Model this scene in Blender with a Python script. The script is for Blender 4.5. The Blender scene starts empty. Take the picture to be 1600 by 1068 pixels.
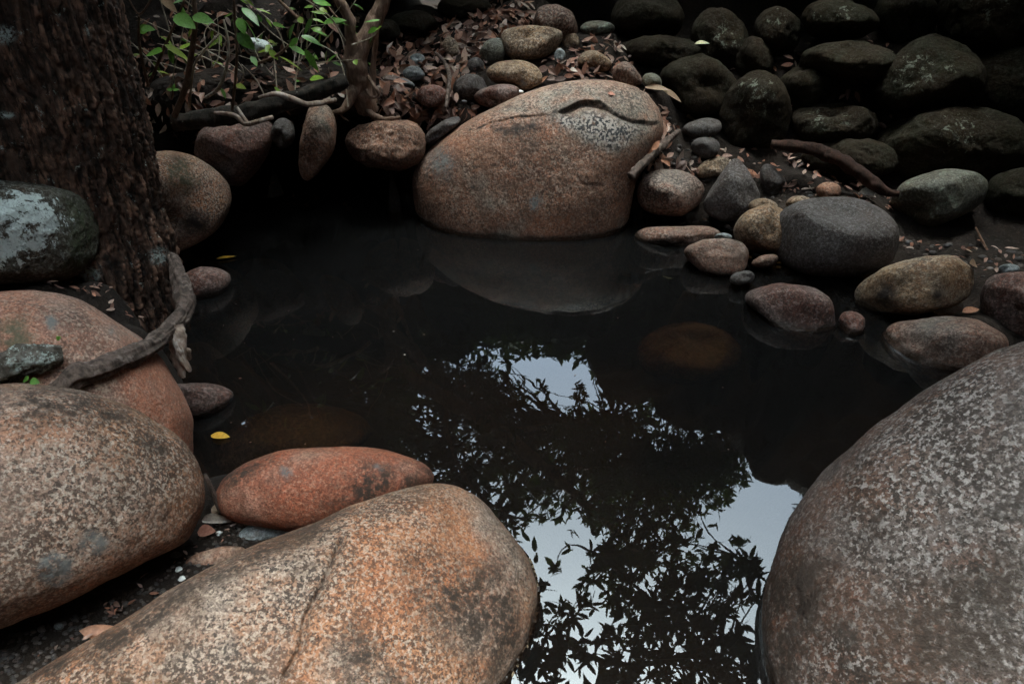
import bpy, bmesh, math, random
import numpy as np
from mathutils import Vector, Matrix, noise
from mathutils.bvhtree import BVHTree

R_ = math.radians
scn = bpy.context.scene
col = scn.collection
random.seed(11)

# ------------------------------------------------------------------ camera
H = 1.30                                # eye height above the pool
PITCH = R_(34.5)
F = 1067.0                              # focal length in photo pixels (24 mm on 36 mm)
CAM = Vector((0, 0, H))
FWD = Vector((0, math.cos(PITCH), -math.sin(PITCH)))
RGT = Vector((1, 0, 0))
UPV = Vector((0, math.sin(PITCH), math.cos(PITCH)))
cam_d = bpy.data.cameras.new('camera')
cam = bpy.data.objects.new('camera', cam_d)
col.objects.link(cam)
cam.location = CAM
cam.rotation_euler = (R_(90) - PITCH, 0, 0)
cam_d.sensor_width = 36
cam_d.lens = 24
cam_d.clip_start = 0.02
cam_d.clip_end = 200
cam_d.dof.use_dof = True
cam_d.dof.focus_distance = 2.5
cam_d.dof.aperture_fstop = 8.0
scn.camera = cam

# ------------------------------------------------------------------ sky, sun, exposure
SUN_EL, SUN_AZ = R_(85), R_(0)          # high, hazy noon light from straight above
world = bpy.data.worlds.new('World')
scn.world = world
world.use_nodes = True
wn = world.node_tree
sky = wn.nodes.new('ShaderNodeTexSky')
sky.sky_type = 'NISHITA'
sky.sun_disc = False
sky.sun_elevation = SUN_EL
sky.sun_rotation = SUN_AZ
sky.air_density = 0.5
sky.dust_density = 10.0
sky.ozone_density = 3.0
bg = wn.nodes['Background']
bg.inputs['Strength'].default_value = 0.15
tint = wn.nodes.new('ShaderNodeMix'); tint.data_type = 'RGBA'; tint.blend_type = 'MULTIPLY'
tint.inputs[0].default_value = 1.0
tint.inputs[7].default_value = (0.80, 1.0, 1.02, 1)      # cool overcast
wn.links.new(sky.outputs[0], tint.inputs[6])
wn.links.new(tint.outputs[2], bg.inputs['Color'])
sd = bpy.data.lights.new('sun', 'SUN')
sd.energy = 0.5
sd.angle = R_(38)
sd.color = (1.0, 0.96, 0.9)
sun = bpy.data.objects.new('sun', sd)
col.objects.link(sun)
sdir = Vector((math.sin(SUN_AZ) * math.cos(SUN_EL), math.cos(SUN_AZ) * math.cos(SUN_EL), math.sin(SUN_EL)))
sun.rotation_euler = sdir.to_track_quat('Z', 'Y').to_euler()
scn.view_settings.view_transform = 'Standard'
scn.view_settings.look = 'None'
scn.view_settings.exposure = 3.65
scn.cycles.max_bounces = 6
scn.cycles.transparent_max_bounces = 8
scn.cycles.caustics_reflective = False
scn.cycles.caustics_refractive = False

# ------------------------------------------------------------------ pixel helpers (photo pixels -> rays)
def ray(px, py):
    return FWD + RGT * ((px - 800) / F) + UPV * ((534 - py) / F)

def atY(px, py, Y):
    d = ray(px, py)
    return CAM + d * (Y / d.y)

def atZ(px, py, z):
    d = ray(px, py)
    return CAM + d * ((z - H) / d.z)

def mirror_pt(px, py, dist):
    """a point in the air that the pool mirrors at this pixel"""
    d = ray(px, py).normalized()
    w = CAM + d * (-H / d.z)
    return w + Vector((d.x, d.y, -d.z)) * dist

def to_px(p):
    v = p - CAM
    t = v.dot(FWD)
    if t < 1e-4:
        return (-9999, -9999)
    return (800 + F * v.dot(RGT) / t, 534 - F * v.dot(UPV) / t)

def mirror_px(p):
    return to_px(Vector((p.x, p.y, -p.z)))

def inside(x, y, poly):
    r = False
    j = len(poly) - 1
    for i in range(len(poly)):
        xi, yi = poly[i]
        xj, yj = poly[j]
        if (yi > y) != (yj > y) and x < (xj - xi) * (y - yi) / (yj - yi) + xi:
            r = not r
        j = i
    return r

def seg_dist(x, y, pl):
    best = 1e9
    for (ax, ay), (bx, by) in zip(pl[:-1], pl[1:]):
        dx, dy = bx - ax, by - ay
        L = dx * dx + dy * dy
        t = 0 if L == 0 else max(0, min(1, ((x - ax) * dx + (y - ay) * dy) / L))
        d = math.hypot(x - ax - t * dx, y - ay - t * dy)
        best = min(best, d)
    return best

def sstep(a, b, x):
    t = max(0.0, min(1.0, (x - a) / (b - a)))
    return t * t * (3 - 2 * t)

# ------------------------------------------------------------------ object helpers
def tag(o, label=None, cat=None, group=None, kind=None):
    if label: o['label'] = label
    if cat: o['category'] = cat
    if group: o['group'] = group
    if kind: o['kind'] = kind
    return o

def empty(name, loc):
    o = bpy.data.objects.new(name, None)
    o.empty_display_size = 0.05
    o.location = loc
    col.objects.link(o)
    return o

def link_mesh(name, verts, faces, mat, parent=None, loc=None, smooth=True):
    """verts in world space; the object's origin goes to loc"""
    me = bpy.data.meshes.new(name)
    off = Vector(loc) if loc is not None else (parent.location.copy() if parent else Vector((0, 0, 0)))
    if parent is not None and parent.type == 'MESH':
        off = parent.location.copy()
    me.from_pydata([tuple(Vector(v) - off) for v in verts], [], faces)
    if smooth:
        me.polygons.foreach_set('use_smooth', [True] * len(me.polygons))
    me.update()
    if mat: me.materials.append(mat)
    o = bpy.data.objects.new(name, me)
    col.objects.link(o)
    if parent is not None:
        o.parent = parent
    else:
        o.location = off
    return o

def catmull(pts, n, closed=False):
    P = [Vector(p) for p in pts]
    out = []
    m = len(P)
    segs = m if closed else m - 1
    L = []
    for i in range(segs):
        L.append((P[(i + 1) % m] - P[i]).length)
    tot = sum(L)
    cnt = n if closed else n - 1
    acc = [0]
    for l in L: acc.append(acc[-1] + l)
    k = 0
    for s in range(n):
        d = tot * s / cnt
        while k < segs - 1 and d > acc[k + 1]:
            k += 1
        t = (d - acc[k]) / max(L[k], 1e-9)
        if closed:
            p0, p1, p2, p3 = P[(k - 1) % m], P[k], P[(k + 1) % m], P[(k + 2) % m]
        else:
            p0, p1, p2, p3 = P[max(k - 1, 0)], P[k], P[k + 1], P[min(k + 2, m - 1)]
        out.append(0.5 * ((2 * p1) + (p2 - p0) * t + (2 * p0 - 5 * p1 + 4 * p2 - p3) * t * t + (3 * p1 - p0 - 3 * p2 + p3) * t ** 3))
    return out

class MB:
    def __init__(s):
        s.v = []; s.f = []
    def add(s, vs, fs):
        b = len(s.v)
        s.v += vs
        s.f += [tuple(i + b for i in f) for f in fs]
    def tube(s, pts, radii, sides=8, n=None, rough=0.0, fr=30, cap=True, streak=0.0):
        n = n or max(4, len(pts) * 4)
        c = catmull(pts, n)
        m = len(radii)
        vs = []; fs = []
        prev = None
        for i, p in enumerate(c):
            t = (c[min(i + 1, n - 1)] - c[max(i - 1, 0)])
            t = t.normalized() if t.length > 1e-9 else Vector((0, 0, 1))
            if prev is None:
                a = t.orthogonal().normalized()
            else:
                a = (prev - t * prev.dot(t))
                a = a.normalized() if a.length > 1e-6 else t.orthogonal().normalized()
            prev = a
            b = t.cross(a)
            u = i / (n - 1) * (m - 1)
            k = min(int(u), m - 2) if m > 1 else 0
            r = radii[k] + (radii[k + 1] - radii[k]) * (u - k) if m > 1 else radii[0]
            for j in range(sides):
                th = 2 * math.pi * j / sides
                d = a * math.cos(th) + b * math.sin(th)
                rr = r
                if rough:
                    q = p + d * r
                    rr = r * (1 + rough * noise.noise(q * fr) + rough * 0.6 * noise.noise(Vector((th * 2.2, i * 0.06, r * 90))))
                if streak:
                    rr += r * streak * noise.noise(Vector((math.cos(th) * 3.5, math.sin(th) * 3.5, i * 0.035 + r * 50))) + r * streak * 0.5 * noise.noise(Vector((math.cos(th) * 9, math.sin(th) * 9, i * 0.06))) + r * 0.10 * noise.noise(q * 130)
                vs.append(p + d * rr)
        for i in range(n - 1):
            for j in range(sides):
                j2 = (j + 1) % sides
                fs.append((i * sides + j, i * sides + j2, (i + 1) * sides + j2, (i + 1) * sides + j))
        if cap:
            fs.append(tuple(range(sides))[::-1])
            fs.append(tuple((n - 1) * sides + j for j in range(sides)))
        s.add(vs, fs)
    def leaf(s, base, d, nrm, L, W, bend=0.3, fold=0.18, n=5, curl=0.0, simple=False):
        d = d.normalized()
        side = d.cross(nrm)
        side = side.normalized() if side.length > 1e-6 else d.orthogonal().normalized()
        up = side.cross(d).normalized()
        if simple:
            m = base + d * L * 0.45 + up * (bend * L * 0.12)
            s.add([base, m + side * W / 2, base + d * L - up * bend * L * .1, m - side * W / 2], [(0, 1, 2, 3)])
            return
        vs = []; fs = []
        for i in range(n + 1):
            t = i / n
            w = W * 0.5 * (math.sin(math.pi * min(1, t ** 0.8 * 0.98 + 0.02)) ** 0.85 if 0 < t < 1 else 0.03)
            a = bend * (t - 0.3)
            c = base + d * (L * t) - up * (bend * L * t * t * 0.6)
            lift = fold * w + curl * w * w / (W * 0.5 + 1e-9)
            vs += [c - side * w + up * lift, c, c + side * w + up * lift]
        for i in range(n):
            a = i * 3
            fs += [(a, a + 1, a + 4, a + 3), (a + 1, a + 2, a + 5, a + 4)]
        s.add(vs, fs)
    def build(s, name, mat, parent=None, loc=None, smooth=True):
        return link_mesh(name, s.v, s.f, mat, parent, loc, smooth)

# ------------------------------------------------------------------ materials
def new_mat(name):
    m = bpy.data.materials.new(name)
    m.use_nodes = True
    nt = m.node_tree
    b = nt.nodes['Principled BSDF']
    return m, nt, b

class NT:
    """small node-tree writer"""
    def __init__(s, nt):
        s.nt = nt
    def n(s, t, **kw):
        x = s.nt.nodes.new(t)
        for k, v in kw.items(): setattr(x, k, v)
        return x
    def l(s, a, b): s.nt.links.new(a, b)
    def noise(s, vec, scale, detail=4, rough=0.55, dist=0.0):
        x = s.n('ShaderNodeTexNoise')
        x.inputs['Scale'].default_value = scale
        x.inputs['Detail'].default_value = detail
        x.inputs['Roughness'].default_value = rough
        x.inputs['Distortion'].default_value = dist
        s.l(vec, x.inputs['Vector'])
        return x.outputs['Fac']
    def voro(s, vec, scale, feature='F1'):
        x = s.n('ShaderNodeTexVoronoi', feature=feature)
        x.inputs['Scale'].default_value = scale
        s.l(vec, x.inputs['Vector'])
        return x
    def ramp(s, fac, a, b, lo=0.0, hi=1.0):
        """smoothstep-like map range"""
        x = s.n('ShaderNodeMapRange', interpolation_type='SMOOTHSTEP')
        x.inputs['From Min'].default_value = a
        x.inputs['From Max'].default_value = b
        x.inputs['To Min'].default_value = lo
        x.inputs['To Max'].default_value = hi
        s.l(fac, x.inputs['Value'])
        return x.outputs['Result']
    def math(s, op, a, b):
        x = s.n('ShaderNodeMath', operation=op)
        for i, q in enumerate((a, b)):
            if isinstance(q, (int, float)): x.inputs[i].default_value = q
            else: s.l(q, x.inputs[i])
        return x.outputs[0]
    def mix(s, fac, a, b, mode='MIX'):
        x = s.n('ShaderNodeMix', data_type='RGBA', blend_type=mode)
        for i, q in ((0, fac), (6, a), (7, b)):
            if isinstance(q, (int, float)): x.inputs[i].default_value = q
            elif isinstance(q, tuple): x.inputs[i].default_value = (*q, 1) if len(q) == 3 else q
            else: s.l(q, x.inputs[i])
        return x.outputs[2]
    def vec_random(s, obj=True):
        tc = s.n('ShaderNodeTexCoord')
        oi = s.n('ShaderNodeObjectInfo')
        m = s.n('ShaderNodeVectorMath', operation='MULTIPLY_ADD')
        cb = s.n('ShaderNodeCombineXYZ')
        for i, k in enumerate((37.0, 71.0, 53.0)):
            s.l(s.math('MULTIPLY', oi.outputs['Random'], k), cb.inputs[i])
        m.inputs[1].default_value = (1, 1, 1)
        s.l(tc.outputs['Object'], m.inputs[0])
        s.l(cb.outputs[0], m.inputs[2])
        return m.outputs[0], oi.outputs['Random']
    def attr(s, name):
        x = s.n('ShaderNodeAttribute', attribute_name=name)
        return x.outputs['Fac']

def granite(name, warm, grey, dark=(0.03, 0.022, 0.018), light=(0.5, 0.44, 0.39), grain=120, speck=0.5, greyness=0.5,
            stain=(0.06, 0.045, 0.03), stain_amt=0.5, lichen=None, lichen_amt=0.0, rough=0.72, bump=1.0, wet=True, pits=0.35, spec=0.3, lw=0.36, lsc=20, sat=1.1):
    m, nt, b = new_mat(name)
    q = NT(nt)
    v, rnd = q.vec_random()
    big = q.noise(v, 3.2, 5, 0.6, 0.6)
    mid = q.noise(v, 11, 6, 0.65, 0.3)
    c = q.mix(q.ramp(big, 0.62 - greyness * 0.4, 0.78 - greyness * 0.3), warm, grey)
    # warm rusty clouds inside
    rust = tuple(min(1, x * k) for x, k in zip(warm, (1.08, 0.84, 0.74)))
    c = q.mix(q.math('MULTIPLY', q.ramp(mid, 0.5, 0.68), 0.55), c, rust)
    c = q.mix(q.math('MULTIPLY', q.attr('grey'), q.ramp(q.noise(v, 16, 5, 0.6), 0.25, 0.6)), c, q.mix(q.ramp(mid, 0.35, 0.65), tuple(x * 0.62 for x in grey), grey))
    c = q.mix(q.math('MULTIPLY', q.attr('rust'), q.ramp(q.noise(v, 20, 5, 0.65), 0.3, 0.7, 0.0, 0.75)), c, tuple(x * 0.92 for x in rust))
    # crystals: dark mica, pale feldspar, fine grain
    clump = q.noise(v, 6, 4, 0.6)
    d1 = q.noise(v, grain, 4, 0.62, 0.4)
    d2 = q.noise(v, grain * 0.45, 4, 0.65, 0.6)
    thr = q.ramp(clump, 0.3, 0.7, 0.0, 0.085)
    quiet = q.math('MULTIPLY', q.ramp(q.noise(v, 3.1, 4, 0.65, 0.5), 0.36, 0.6, 0.55, 1.0), q.math('SUBTRACT', 1.0, q.math('MULTIPLY', q.attr('rust'), 0.25)))
    dk = q.ramp(q.math('ADD', q.math('ADD', q.math('MULTIPLY', d1, 0.6), q.math('MULTIPLY', d2, 0.4)), thr), 0.52, 0.552)
    c = q.mix(q.math('MULTIPLY', q.math('MULTIPLY', dk, quiet), 0.95 * speck), c, dark)
    wv = q.n('ShaderNodeVectorMath', operation='ADD'); wv.inputs[1].default_value = (5.3, 1.7, 9.1)
    q.l(v, wv.inputs[0])
    l1 = q.noise(wv.outputs[0], grain * 0.8, 4, 0.6, 0.3)
    c = q.mix(q.math('MULTIPLY', q.math('MULTIPLY', q.ramp(l1, 0.525, 0.57), quiet), 0.8 * speck), c, light)
    fine = q.noise(wv.outputs[0], grain * 1.7, 3, 0.7)
    c = q.mix(1.0, c, q.mix(q.ramp(fine, 0.32, 0.68), (0.6, 0.58, 0.57), (1.3, 1.3, 1.3)), 'MULTIPLY')
    # dark weathering blotches
    st = q.noise(v, 5.5, 8, 0.72, 0.5)
    c = q.mix(q.math('MULTIPLY', q.ramp(st, 0.54, 0.68), stain_amt), c, stain)
    st2 = q.noise(v, 2.1, 7, 0.7, 0.8)
    c = q.mix(q.math('MULTIPLY', q.math('MULTIPLY', q.ramp(st2, 0.53, 0.62), q.ramp(q.noise(v, 55, 5, 0.7), 0.3, 0.6)), stain_amt * 0.9), c, tuple(x * 0.8 for x in stain))
    c = q.mix(q.math('MULTIPLY', q.math('MULTIPLY', q.attr('stain'), q.ramp(q.noise(v, 13, 7, 0.72, 0.4), 0.37, 0.53)), q.ramp(q.noise(v, 70, 4, 0.7), 0.28, 0.55)), c, (0.035, 0.024, 0.018))
    # pits
    pv = q.noise(v, grain * 0.42, 3, 0.55)
    pit = q.ramp(pv, 0.66, 0.74)
    c = q.mix(q.math('MULTIPLY', pit, pits), c, dark)
    # painted masks: grey speckled patch, dark seam, pale scar, moss
    pa = q.attr('patch')
    bw = q.mix(q.ramp(q.noise(v, grain * 0.8, 2, 0.5), 0.45, 0.56), (0.03, 0.03, 0.032), (0.37, 0.32, 0.285))
    c = q.mix(q.math('MULTIPLY', pa, q.ramp(q.noise(v, 28, 6, 0.7), 0.33, 0.5)), c, bw)
    c = q.mix(q.math('MULTIPLY', q.attr('seam'), q.ramp(q.noise(v, 45, 5, 0.7), 0.24, 0.5)), c, dark)
    c = q.mix(q.math('MULTIPLY', q.math('MULTIPLY', q.attr('scar'), 0.85), q.ramp(q.noise(v, 45, 5, 0.7), 0.32, 0.55)), c, (0.125, 0.133, 0.132))
    ms = q.math('MULTIPLY', q.attr('moss'), q.ramp(q.noise(v, 30, 6, 0.7), 0.36, 0.58))
    c = q.mix(q.math('MULTIPLY', ms, 0.8), c, (0.06, 0.068, 0.04))
    if lichen:
        ln = q.noise(v, 8, 9, 0.78, 0.4)
        li = q.ramp(ln, 0.62 - 0.22 * lichen_amt, 0.67 - 0.2 * lichen_amt)
        li = q.math('MULTIPLY', li, q.ramp(q.noise(v, 60, 4, 0.7), 0.36, 0.56))
        li2 = q.math('MAXIMUM', li, q.math('MULTIPLY', q.ramp(q.math('ADD', q.math('MULTIPLY', q.attr('lichen'), lw), q.noise(v, lsc, 10, 0.74, 0.3)), 0.735, 0.79), q.ramp(q.noise(v, 110, 4, 0.7), 0.30, 0.46, 0.25, 1.0)))
        c = q.mix(q.math('MULTIPLY', li2, 0.9), c, lichen)
    # a little individual tone
    tone = q.n('ShaderNodeHueSaturation')
    q.l(q.math('ADD', q.math('MULTIPLY', rnd, 0.22), 0.89), tone.inputs['Value'])
    q.l(c, tone.inputs['Color'])
    tone.inputs['Saturation'].default_value = sat
    c = tone.outputs[0]
    if wet:
        geo = q.n('ShaderNodeNewGeometry')
        sx = q.n('ShaderNodeSeparateXYZ'); q.l(geo.outputs['Position'], sx.inputs[0])
        wz = q.math('ADD', sx.outputs[2], q.math('MULTIPLY', q.noise(v, 14, 3), -0.035))
        w = q.ramp(wz, 0.012, -0.004)
        c = q.mix(q.math('MULTIPLY', w, 0.75), c, (0.02, 0.014, 0.01))
        q.l(q.math('SUBTRACT', rough, q.math('MULTIPLY', w, rough - 0.25)), b.inputs['Roughness'])
    else:
        b.inputs['Roughness'].default_value = rough
    q.l(c, b.inputs['Base Color'])
    b.inputs['Specular IOR Level'].default_value = spec
    # relief
    h1 = q.noise(v, 26, 6, 0.62)
    h2 = q.math('ADD', q.math('MULTIPLY', h1, 2.2), q.math('MULTIPLY', fine, 0.35))
    h2 = q.math('SUBTRACT', h2, q.math('MULTIPLY', pit, 0.5))
    bp = q.n('ShaderNodeBump'); bp.inputs['Strength'].default_value = 0.7 * bump; bp.inputs['Distance'].default_value = 0.007
    q.l(h2, bp.inputs['Height']); q.l(bp.outputs[0], b.inputs['Normal'])
    return m

M = {}
M['orange'] = granite('orange_granite', (0.34, 0.176, 0.108), (0.27, 0.208, 0.17), grain=165, speck=0.9, greyness=0.4, stain_amt=0.65, stain=(0.075, 0.040, 0.022), light=(0.46, 0.36, 0.29))
M['buff'] = granite('buff_granite', (0.36, 0.195, 0.122), (0.38, 0.255, 0.20), grain=165, speck=0.85, greyness=0.5, stain_amt=0.4, stain=(0.085, 0.05, 0.033), light=(0.52, 0.43, 0.36))
M['pink'] = granite('pink_granite', (0.36, 0.18, 0.128), (0.33, 0.22, 0.175), grain=150, speck=0.65, greyness=0.3, stain_amt=0.3, pits=0.7, light=(0.46, 0.35, 0.28))
M['red'] = granite('red_granite', (0.37, 0.138, 0.088), (0.36, 0.205, 0.155), grain=150, speck=0.7, greyness=0.45, stain_amt=0.6, stain=(0.10, 0.034, 0.02), pits=0.8, light=(0.5, 0.31, 0.23))
M['pepper'] = granite('grey_pepper_granite', (0.108, 0.060, 0.042), (0.112, 0.090, 0.081), grain=135, speck=1.0, greyness=0.65, stain_amt=0.85, stain=(0.028, 0.022, 0.018), light=(0.29, 0.26, 0.245))
M['brown'] = granite('brown_granite', (0.27, 0.147, 0.102), (0.26, 0.228, 0.19), grain=105, speck=0.75, greyness=0.15, stain_amt=0.55, stain=(0.10, 0.056, 0.038), light=(0.38, 0.28, 0.225))
M['tan'] = granite('tan_granite', (0.25, 0.165, 0.105), (0.25, 0.205, 0.16), grain=105, speck=0.75, greyness=0.4, stain_amt=0.45, stain=(0.08, 0.05, 0.03), light=(0.4, 0.33, 0.26))
M['slate'] = granite('slate_grey_stone', (0.056, 0.042, 0.037), (0.082, 0.072, 0.068), grain=115, speck=0.7, greyness=0.8, stain_amt=0.5, stain=(0.026, 0.02, 0.018), light=(0.17, 0.16, 0.155), pits=0.2)
M['blue'] = granite('blue_grey_stone', (0.18, 0.18, 0.172), (0.21, 0.235, 0.24), grain=140, speck=0.4, greyness=0.8, stain_amt=0.25, pits=0.1, light=(0.36, 0.37, 0.37))
M['maroon'] = granite('maroon_stone', (0.15, 0.07, 0.053), (0.155, 0.12, 0.108), grain=105, speck=0.7, greyness=0.4, stain_amt=0.4, stain=(0.045, 0.024, 0.019), light=(0.27, 0.2, 0.18))
M['green'] = granite('green_grey_stone', (0.10, 0.092, 0.066), (0.13, 0.13, 0.11), grain=110, speck=0.6, greyness=0.6, stain_amt=0.4, lichen=(0.22, 0.25, 0.2), lichen_amt=0.35, light=(0.24, 0.24, 0.2))
M['lichen'] = granite('lichened_stone', (0.075, 0.06, 0.045), (0.09, 0.09, 0.075), grain=110, speck=0.7, greyness=0.6, stain_amt=0.6, stain=(0.035, 0.03, 0.02), lichen=(0.55, 0.60, 0.57), lichen_amt=0.0, wet=False, light=(0.22, 0.22, 0.2), rough=0.95, spec=0.08, bump=1.8, lw=0.31, lsc=24)
M['dark'] = granite('shade_dark_mossy_stone', (0.024, 0.018, 0.0115), (0.022, 0.022, 0.0145), grain=110, speck=0.6, greyness=0.5, stain_amt=0.5, stain=(0.013, 0.011, 0.009), lichen=(0.16, 0.17, 0.14), lichen_amt=-0.6, light=(0.06, 0.058, 0.05), wet=False, rough=0.95, spec=0.06, lw=0.20, lsc=34)  # mossy stone, colour lowered further for the shade over the pile

M['dull'] = granite('dull_brown_stone', (0.185, 0.105, 0.078), (0.19, 0.16, 0.14), grain=105, speck=0.8, greyness=0.3, stain_amt=0.55, stain=(0.06, 0.036, 0.027), light=(0.30, 0.24, 0.2))

def soil_mat():
    m, nt, b = new_mat('dark_soil')
    q = NT(nt)
    tc = q.n('ShaderNodeTexCoord')
    v = tc.outputs['Object']
    n1 = q.noise(v, 6, 6, 0.6)
    n2 = q.noise(v, 70, 5, 0.7)
    c = q.mix(q.ramp(n1, 0.35, 0.65), (0.011, 0.0075, 0.006), (0.022, 0.0145, 0.0105))
    c = q.mix(q.ramp(n2, 0.55, 0.72), c, (0.055, 0.036, 0.026))
    vo = q.voro(v, 130)
    sep = q.n('ShaderNodeSeparateColor'); q.l(vo.outputs['Color'], sep.inputs[0])
    c = q.mix(q.math('MULTIPLY', q.ramp(sep.outputs[0], 0.86, 0.9), 0.5), c, (0.035, 0.028, 0.024))
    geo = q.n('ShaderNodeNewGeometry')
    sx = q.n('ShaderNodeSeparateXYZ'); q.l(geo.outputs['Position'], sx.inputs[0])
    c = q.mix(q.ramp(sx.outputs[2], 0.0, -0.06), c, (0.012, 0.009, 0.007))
    q.l(c, b.inputs['Base Color'])
    b.inputs['Roughness'].default_value = 0.9
    b.inputs['Specular IOR Level'].default_value = 0.2
    bp = q.n('ShaderNodeBump'); bp.inputs['Strength'].default_value = 0.8; bp.inputs['Distance'].default_value = 0.012
    q.l(n2, bp.inputs['Height']); q.l(bp.outputs[0], b.inputs['Normal'])
    return m
M['soil'] = soil_mat()

def bark_mat(name, a, b_, c_, scale=30, lich=0.0, stretch=0.25, lcol=(0.42, 0.47, 0.43)):
    m, nt, b = new_mat(name)
    q = NT(nt)
    tc = q.n('ShaderNodeTexCoord')
    mp = q.n('ShaderNodeMapping'); mp.inputs['Scale'].default_value = (1, 1, stretch)
    q.l(tc.outputs['Object'], mp.inputs['Vector'])
    v = mp.outputs[0]
    n1 = q.noise(v, scale, 8, 0.7, 0.4)
    n2 = q.noise(tc.outputs['Object'], scale * 0.4, 5, 0.6)
    n3 = q.noise(tc.outputs['Object'], scale * 3, 5, 0.7)
    c = q.mix(q.ramp(n1, 0.38, 0.62), a, b_)
    c = q.mix(q.math('MULTIPLY', q.ramp(n2, 0.5, 0.66), q.ramp(n1, 0.45, 0.65)), c, c_)
    c = q.mix(q.ramp(n3, 0.58, 0.75, 0, 0.5), c, a)
    c = q.mix(q.math('MULTIPLY', q.attr('crest'), q.ramp(n2, 0.38, 0.62, 0.12, 0.8)), c, c_)
    if lich:
        l = q.math('MULTIPLY', q.ramp(q.noise(tc.outputs['Object'], scale * 0.55, 9, 0.8), 0.66 - 0.1 * lich, 0.70 - 0.1 * lich), q.ramp(n3, 0.4, 0.6))
        l = q.math('MAXIMUM', l, q.math('MULTIPLY', q.attr('lichen'), q.ramp(n3, 0.42, 0.55)))
        c = q.mix(l, c, lcol)
    q.l(c, b.inputs['Base Color'])
    b.inputs['Roughness'].default_value = 0.85
    b.inputs['Specular IOR Level'].default_value = 0.25
    bp = q.n('ShaderNodeBump'); bp.inputs['Strength'].default_value = 0.8; bp.inputs['Distance'].default_value = 0.01
    q.l(q.math('ADD', n1, q.math('MULTIPLY', n3, 0.4)), bp.inputs['Height']); q.l(bp.outputs[0], b.inputs['Normal'])
    return m
M['bark'] = bark_mat('rough_dark_bark', (0.012, 0.008, 0.006), (0.095, 0.052, 0.035), (0.30, 0.16, 0.105), 46, 0.7)
M['log'] = bark_mat('dark_mossy_log', (0.010, 0.008, 0.006), (0.03, 0.022, 0.016), (0.06, 0.042, 0.03), 50, 0.4)
M['crook'] = bark_mat('pale_brown_bark', (0.13, 0.08, 0.055), (0.26, 0.165, 0.12), (0.36, 0.25, 0.19), 60, 0.0)
M['root'] = bark_mat('weathered_root', (0.05, 0.035, 0.028), (0.15, 0.105, 0.085), (0.24, 0.19, 0.165), 60, 0.3)
M['greywood'] = bark_mat('grey_lichened_wood', (0.05, 0.04, 0.03), (0.14, 0.12, 0.10), (0.26, 0.25, 0.22), 55, 1.6)
M['palewood'] = bark_mat('pale_bare_wood', (0.20, 0.13, 0.095), (0.40, 0.30, 0.24), (0.62, 0.58, 0.53), 40, 0.0)
M['stem'] = bark_mat('brown_stem', (0.085, 0.048, 0.03), (0.17, 0.10, 0.066), (0.24, 0.16, 0.11), 70, 0.0)
M['palestem'] = bark_mat('pale_twig', (0.24, 0.19, 0.14), (0.45, 0.38, 0.29), (0.62, 0.57, 0.48), 70, 0.0)
M['redroot'] = bark_mat('red_brown_root', (0.02, 0.009, 0.006), (0.045, 0.02, 0.013), (0.08, 0.034, 0.022), 60, 0.0)
M['trunk'] = bark_mat('canopy_bark', (0.05, 0.04, 0.03), (0.14, 0.12, 0.095), (0.22, 0.2, 0.17), 30, 0.3)

def leaf_mat(name, cols, rough=0.5, trans=0.25, spec=0.4):
    m, nt, b = new_mat(name)
    q = NT(nt)
    geo = q.n('ShaderNodeNewGeometry')
    r = q.n('ShaderNodeValToRGB')
    els = r.color_ramp.elements
    for i, c in enumerate(cols):
        p = i / max(1, len(cols) - 1)
        e = els[i] if i < 2 else els.new(p)
        e.position = p
        e.color = (*c, 1)
    for i, e in enumerate(sorted(els, key=lambda e: e.position)): pass
    q.l(geo.outputs['Random Per Island'], r.inputs[0])
    tc = q.n('ShaderNodeTexCoord')
    c = q.mix(1.0, r.outputs[0], q.mix(q.ramp(q.noise(tc.outputs['Object'], 160, 4, 0.6), 0.3, 0.7), (0.75, 0.72, 0.7), (1.15, 1.15, 1.15)), 'MULTIPLY')
    q.l(c, b.inputs['Base Color'])
    b.inputs['Roughness'].default_value = rough
    b.inputs['Specular IOR Level'].default_value = spec
    if trans:
        t = q.n('ShaderNodeBsdfTranslucent'); q.l(c, t.inputs[0])
        mx = q.n('ShaderNodeMixShader'); mx.inputs[0].default_value = trans
        q.l(b.outputs[0], mx.inputs[1]); q.l(t.outputs[0], mx.inputs[2])
        q.l(mx.outputs[0], nt.nodes['Material Output'].inputs['Surface'])
    return m
M['leaf_green'] = leaf_mat('fresh_green_leaf', [(0.05, 0.13, 0.03), (0.13, 0.30, 0.04), (0.26, 0.38, 0.04), (0.09, 0.22, 0.045), (0.20, 0.26, 0.035), (0.07, 0.17, 0.035)], 0.4, 0.3)
M['leaf_canopy'] = leaf_mat('canopy_leaf', [(0.02, 0.03, 0.013), (0.035, 0.05, 0.018), (0.03, 0.042, 0.02), (0.055, 0.065, 0.025)], 0.85, 0.1, 0.1)
M['leaf_crown'] = leaf_mat('green_crown_leaf', [(0.03, 0.05, 0.018), (0.055, 0.085, 0.026), (0.04, 0.06, 0.025), (0.08, 0.10, 0.035)], 0.7, 0.35, 0.15)
M['leaf_dead'] = leaf_mat('dead_leaf', [(0.12, 0.052, 0.034), (0.27, 0.12, 0.075), (0.19, 0.10, 0.07), (0.28, 0.17, 0.13), (0.10, 0.045, 0.034), (0.38, 0.16, 0.09), (0.46, 0.36, 0.30), (0.08, 0.04, 0.03)], 0.6, 0.1)
M['leaf_orange'] = leaf_mat('orange_fallen_leaf', [(0.50, 0.19, 0.085), (0.44, 0.2, 0.11), (0.40, 0.19, 0.12)], 0.55, 0.1)
M['leaf_pink'] = leaf_mat('pink_fallen_leaf', [(0.50, 0.22, 0.15), (0.5, 0.22, 0.15)], 0.6, 0.1)
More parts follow.
